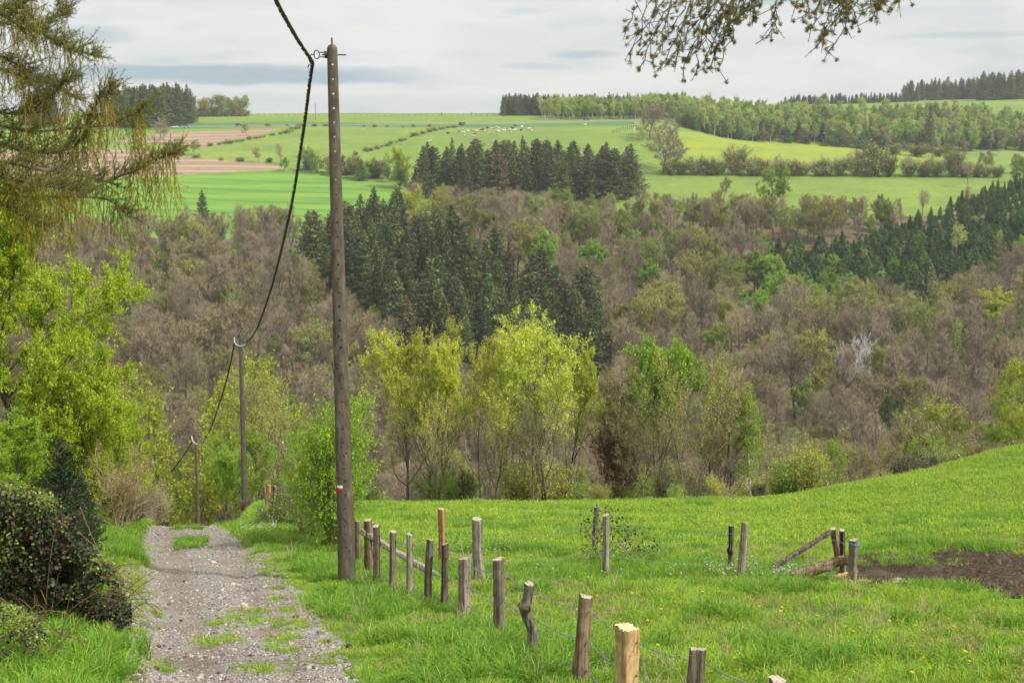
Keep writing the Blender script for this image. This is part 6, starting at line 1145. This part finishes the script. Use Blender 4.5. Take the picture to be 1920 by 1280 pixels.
rdf = random.Random(9); spots = [(1463, 1157), (1530, 1164), (1552, 1162), (1585, 1185), (1667, 1178), (1517, 1218), (1611, 1224), (1731, 1191), (1716, 1182), (1787, 1190), (1809, 1239), (1817, 1257), (1731, 1242), (1742, 1266), (1709, 1278), (1498, 1178), (1029, 1119), (1119, 1127), (1180, 1116), (1184, 1124), (1260, 1117), (1266, 1137), (1317, 1120), (1240, 1152), (1203, 1152), (1163, 1170), (1164, 1159), (1082, 1152), (1032, 1196), (1214, 1174), (1220, 1173), (1233, 1226), (1377, 1252), (1384, 1146), (1423, 1147), (1325, 1156), (538, 1088), (616, 1106), (424, 1018), (448, 1016), (645, 1145), (238, 1024), (480, 1228), (1434, 1242), (1466, 1150), (1600, 1196), (1588, 1075)]
spots += [(rdf.uniform(720, 1500), rdf.uniform(950, 1010)) for _ in range(34)] + [(rdf.uniform(1480, 1900), rdf.uniform(930, 1010)) for _ in range(10)] + [(rdf.uniform(900, 1900), rdf.uniform(1110, 1270)) for _ in range(6)]
for i, (x, y) in enumerate(spots):
    if inpoly(np.array([x]), np.array([y]), MUD)[0]: continue
    b = G(x, y, 10, 80)
    if abs(b.x - path_c(b.y)) < path_w(b.y) * .9: continue
    fr = 'front' if y > 1100 else 'back'; o = put('dandelion', dm, None, (b.x, b.y, b.z), rdf.uniform(0, 6), rdf.uniform(.6, 1.0)); tag(o, 'yellow dandelion flowering in the grass of the %s half of the scene' % fr, 'flower', 'dandelions of the %s meadow' % fr)
wp = []
for (x0, x1, y0, y1, n) in [(450, 520, 985, 1002, 120), (900, 960, 1020, 1050, 30), (1150, 1250, 1030, 1055, 60), (1320, 1420, 1060, 1090, 110), (1450, 1495, 1065, 1090, 60), (1640, 1900, 880, 960, 160), (990, 1500, 1040, 1100, 60), (820, 900, 1020, 1060, 40), (700, 1500, 950, 975, 40)]:
    for _ in range(n): b = G(rdf.uniform(x0, x1), rdf.uniform(y0, y1), 10, 90); wp.append((b.x, b.y, b.z + .05))
scatter('white_flowers', 'tiny white flowers sprinkled in the grass', 'flowers', [wm], wp, [(0, 0, rdf.uniform(0, 6)) for _ in wp], [rdf.uniform(.8, 1.6) for _ in wp], [0] * len(wp))
# fallen leaves, cones and droppings on the path
cl = clod(33, M_clod, 'dropping', .7)
for i, (x, y, s) in enumerate([(262, 1212, .06), (255, 1222, .05), (285, 1186, .05), (300, 1199, .045), (298, 1233, .05), (320, 1237, .035), (340, 1176, .04), (412, 1178, .04), (430, 1222, .035), (262, 1264, .05), (292, 1271, .06), (470, 1252, .045), (480, 1180, .05), (598, 1158, .05), (616, 1207, .05), (655, 1217, .07), (555, 1171, .06), (500, 1240, .05), (252, 1280, .07)]):
    b = G(x, y, 10, 40); o = put('dark_clump', cl, None, (b.x, b.y, float(pz(b.x, b.y)) + s * .3), i, s); tag(o, 'dark brown clump lying on the lower part of the path', 'clump', 'dark clumps on the path')

# ---------------------------------------------------------------- cows, cars and small things far off
M_cw = plain('white hide', (.55, .51, .44), .8); M_cb = plain('black hide', (.03, .03, .032), .8); M_cr = plain('brown hide', (.26, .11, .05), .8)
def cowmat(name, a, b, th):
    m, nt, N, L = newmat(name); tc = N('ShaderNodeTexCoord'); n = N('ShaderNodeTexNoise'); n.inputs['Scale'].default_value = 1.1; oi = N('ShaderNodeObjectInfo'); v = N('ShaderNodeVectorMath'); v.operation = 'ADD'; L(tc.outputs['Object'], v.inputs[0]); L(oi.outputs['Location'], v.inputs[1]); L(v.outputs[0], n.inputs['Vector'])
    p = N('ShaderNodeBsdfPrincipled'); L(_ramp(N, L, n.outputs['Fac'], [(th - .01, a), (th + .01, b)]), p.inputs['Base Color']); p.inputs['Roughness'].default_value = .8; o = N('ShaderNodeOutputMaterial'); L(p.outputs[0], o.inputs[0]); return m
CM = [cowmat('white and black hide', (.03, .03, .03), (.60, .57, .5), .50), cowmat('white and brown hide', (.26, .11, .05), (.60, .55, .46), .50), M_cw, M_cb, M_cr]
def cow_mesh(lying, mat):
    g = Geo(); z = .42 if lying else 1.0
    g.tube([(-1.1, 0, z - .02), (-1.02, 0, z), (-.75, 0, z + .04), (-.3, .0, z), (.2, 0, z + .02), (.6, 0, z + .1), (.85, 0, z + .25), (1.05, .03, z + .48), (1.22, .05, z + .55), (1.45, .07, z + .42), (1.6, .08, z + .32)], [.12, .26, .38, .43, .42, .38, .26, .16, .15, .11, .07], 14, 0)
    for s in (-1, 1):
        if lying: g.tube([(-.8, s * .3, .35), (-.35, s * .52, .2), (-.75, s * .62, .08), (-.4, s * .6, .05)], [.2, .13, .07, .05], 8); g.tube([(.5, s * .25, .3), (.85, s * .34, .15), (.5, s * .36, .07)], [.14, .09, .05], 8)
        else: g.tube([(-.8, s * .2, .9), (-.72, s * .22, .6), (-.85, s * .2, .38), (-.8, s * .2, 0)], [.22, .12, .07, .07], 8); g.tube([(.55, s * .2, .9), (.55, s * .2, .45), (.55, s * .2, 0)], [.16, .08, .06], 8)
        g.tube([(1.15, .04 + s * .1, z + .6), (1.1, .04 + s * .3, z + .58)], [.06, .03], 6); g.tube([(1.22, .05 + s * .08, z + .68), (1.28, .05 + s * .16, z + .82)], [.025, .01], 5)
    g.tube([(-1.1, 0, z + .15), (-1.25, 0, z - .05), (-1.2, 0, max(.1, z - .5))], [.04, .03, .05], 6); return g.mesh('cow', [mat])
cows = [(806, 266, 0, 1), (840, 251, 3, 1), (861, 248, 0, 0), (869, 250, 2, 1), (877, 247, 2, 1), (886, 246, 0, 1), (893, 247, 1, 1), (874, 256, 0, 1), (889, 257, 2, 1), (890, 252, 4, 1), (904, 244, 3, 1), (908, 247, 1, 1), (914, 241, 3, 1), (920, 251, 1, 1), (924, 242, 1, 1), (933, 243, 0, 0), (934, 247, 2, 1),
        (945, 246, 2, 1), (949, 243, 0, 1), (955, 245, 0, 1), (961, 243, 3, 0), (965, 245, 2, 1), (977, 245, 3, 1), (966, 237, 3, 1), (978, 239, 2, 1), (992, 242, 2, 1), (996, 246, 1, 1), (958, 250, 1, 1), (1097, 235, 2, 1)]
cm = {}
for i, (x, y, k, ly) in enumerate(cows):
    if (k, ly) not in cm: cm[(k, ly)] = cow_mesh(ly, CM[k])
    b = G(x, y, 560); o = put('cow', cm[(k, ly)], None, b, rdf.choice([0, 3.14]) + rdf.gauss(0, .5), 1.0); col_ = ['black and white', 'brown and white', 'white', 'black', 'brown'][k]
    tag(o, 'small %s cow %s, %s of the herd counted from the left' % (col_, 'resting' if ly else 'standing', ORD[i]) if i < 28 else 'white cow resting apart to the right of the herd', 'cow', 'cows of the herd on the upper pasture')
M_glass = plain('car glass', (.03, .035, .04), .15); M_tyre = plain('tyre rubber', (.02, .02, .02), .8)
def car(x, y, paint, label, rz):
    b = G(x, y, 650); e = empty('parked_car' if 0 else 'car', b, rz); tag(e, label, 'car', 'cars on the far road'); prof = [(-2.15, .35), (-2.2, .75), (-1.9, .95), (-1.1, 1.0), (.9, .98), (1.9, .82), (2.2, .6), (2.2, .35)]; g = Geo(); n = len(prof)
    V = [(px, sy * .86 * (1 if .3 < pz_ < .8 else .94), pz_) for sy in (-1, 1) for px, pz_ in prof]; V2 = V + [(0, -.86, .4), (0, .86, .4)]; F = [[i, (i + 1) % n, n + (i + 1) % n, n + i] for i in range(n)]; g.add(V2, F); g.add(V2, [[2 * n, i, (i + 1) % n] for i in range(n)] + [[2 * n + 1, n + (i + 1) % n, n + i] for i in range(n)]); g.obj('body', paint, e)
    c = Geo(); cb = [(-1.7, .97), (-1.2, 1.42), (.3, 1.44), (1.05, .97)]; V = [(a, s * (.78 if z < 1 else .62), z) for s in (-1, 1) for a, z in cb]; c.add(V, [[0, 1, 5, 4], [2, 3, 7, 6], [0, 1, 2, 3], [4, 5, 6, 7]], 0); c.obj('windows', M_glass, e); r = Geo(); r.box((-.45, 0, 1.45), 1.55, 1.26, .05); r.obj('roof', paint, e)
    for wx in (-1.35, 1.35):
        for s in (-1, 1): w = Geo(); w.tube([(wx, s * .88, .32), (wx, s * .68, .32)], .32, 14); w.obj('wheel', M_tyre, e)
M_cp = [plain('white car paint', (.7, .7, .7), .3), plain('silver car paint', (.38, .42, .45), .3, .3), plain('dark car paint', (.05, .055, .07), .25)]
for x, y, k, lb in [(327, 240, 0, 'white car on the far road, left one of the pair beside the square wood'), (350, 240, 1, 'silver car on the far road, right one of the pair beside the square wood'), (1099, 225.5, 2, 'dark car on the far road before the light green wood'), (1187, 236, 1, 'grey car on the road left of the dark bare tree'), (448, 236, 2, 'dark car far off on the road above the upper ploughed field')]: car(x, y, M_cp[k], lb, .03 if k else 3.1)
def ridge_fence():
    b0 = G(468, 217.5, 900); e = empty('ridge_fence', b0); tag(e, 'thin post and wire fence along the grassy skyline', 'fence'); prev = None; g = Geo()
    for i in range(42):
        x = 462 + i * 11.3; b = G(x, 217.8, 900) - b0; hh_ = rdf.uniform(1.5, 2.2); p = Geo(); p.tube([b, b + Vector((rdf.gauss(0, .06), 0, hh_))], .11, 5); p.obj('post', WD['dark'], e)
        t = b + Vector((0, 0, 1.3)); 
        if prev is not None: g.tube([prev, t], .03, 4)
        prev = t
    g.obj('wire', M_wire, e)
ridge_fence()
def simple(name, label, cat, x, y, dmin, parts, mat=None):
    b = G(x, y, dmin); e = empty(name, b); tag(e, label, cat)
    for nm, segs_, mt in parts: g = Geo(); [g.tube(p, r, 8) for p, r in segs_]; g.obj(nm, mt, e)
simple('power_pole', 'lone wooden power pole on the skyline between cable and concrete pole', 'utility pole', 592, 226, 650, [('post', [([(0, 0, -1), (0, 0, 11.5)], .16)], WD['dark']), ('crossarm', [([(-.8, 0, 11), (.8, 0, 11)], .07)], WD['dark'])])
simple('signpost', 'small forked signpost on the skyline left of the spruce row', 'sign', 884, 217.5, 900, [('post', [([(0, 0, 0), (0, 0, 2.2)], .22)], WD['dark']), ('arms', [([(0, 0, 1.8), (.9, 0, 2.9)], .14), ([(0, 0, 1.8), (-.6, 0, 2.6)], .14)], WD['dark'])])
simple('stump', 'short dark stump on the skyline, left of the forked signpost', 'stump', 828, 217.5, 900, [('post', [([(0, 0, 0), (0, 0, 2.0)], .3), ([(0, 0, 1.6), (.3, 0, 2.6)], .15)], WD['dark'])])
simple('marker_post', 'white marker post by the road near the dark bare tree', 'marker', 1189, 248, 620, [('post', [([(0, 0, 0), (0, 0, 2.6)], .17)], M_wp)])
for i in range(12):
    x = 1148 + i * 3.6; b = G(x, 250 - i * .8, 620); g = Geo(); g.tube([(0, 0, -.2), (.03, 0, rdf.uniform(1.8, 2.4))], .14, 6); o = g.obj('field_post', WD['dark'], None, b); tag(o, 'dark field post in the short row climbing towards the dark bare tree', 'fence post', 'posts of the short row below the dark bare tree')
g = Geo(); g.box((0, 0, 1.2), 3.6, 2, 1.3); g.box((0, 0, 1.9), 3.7, 2.1, .12); b = G(866, 235.5, 620); e = empty('livestock_trailer', b, .2); tag(e, 'dark livestock trailer at the top end of the slanting hedge', 'trailer'); g.obj('box', M_cp[2], e)
for s in (-1, 1): w = Geo(); w.tube([(.2, s * 1.05, .4), (.2, s * .85, .4)], .4, 12); w.obj('wheel', M_tyre, e)
# guard rail along the far road
b0 = G(1190, 226.5, 700); e = empty('guard_rail', b0); tag(e, 'pale steel guard rail along the far road before the birch wood', 'guard rail'); L = []
for i in range(62):
    x = 1195 + i * 11.8; a, b, c = ray(x, 226.5); q = G(x, 226.8, 700, 1000) if x < 1330 else P(x, 228, 905); L.append(q - b0)
L = [Vector(l) for l in L]
for i in range(1, len(L)): L[i].y = L[0].y + (905 - b0.y) * min(1, i / 12); zz = h1(L[i].x + b0.x, L[i].y + b0.y); L[i].z = zz - b0.z
g = Geo(); g.tube([l + Vector((0, 0, .75)) for l in L], .16, 6); g.obj('rail', M_sheath, e); g = Geo(); [g.tube([l, l + Vector((0, 0, .8))], .07, 5) for l in L[::3]]; g.obj('posts', M_iron, e)
haze()
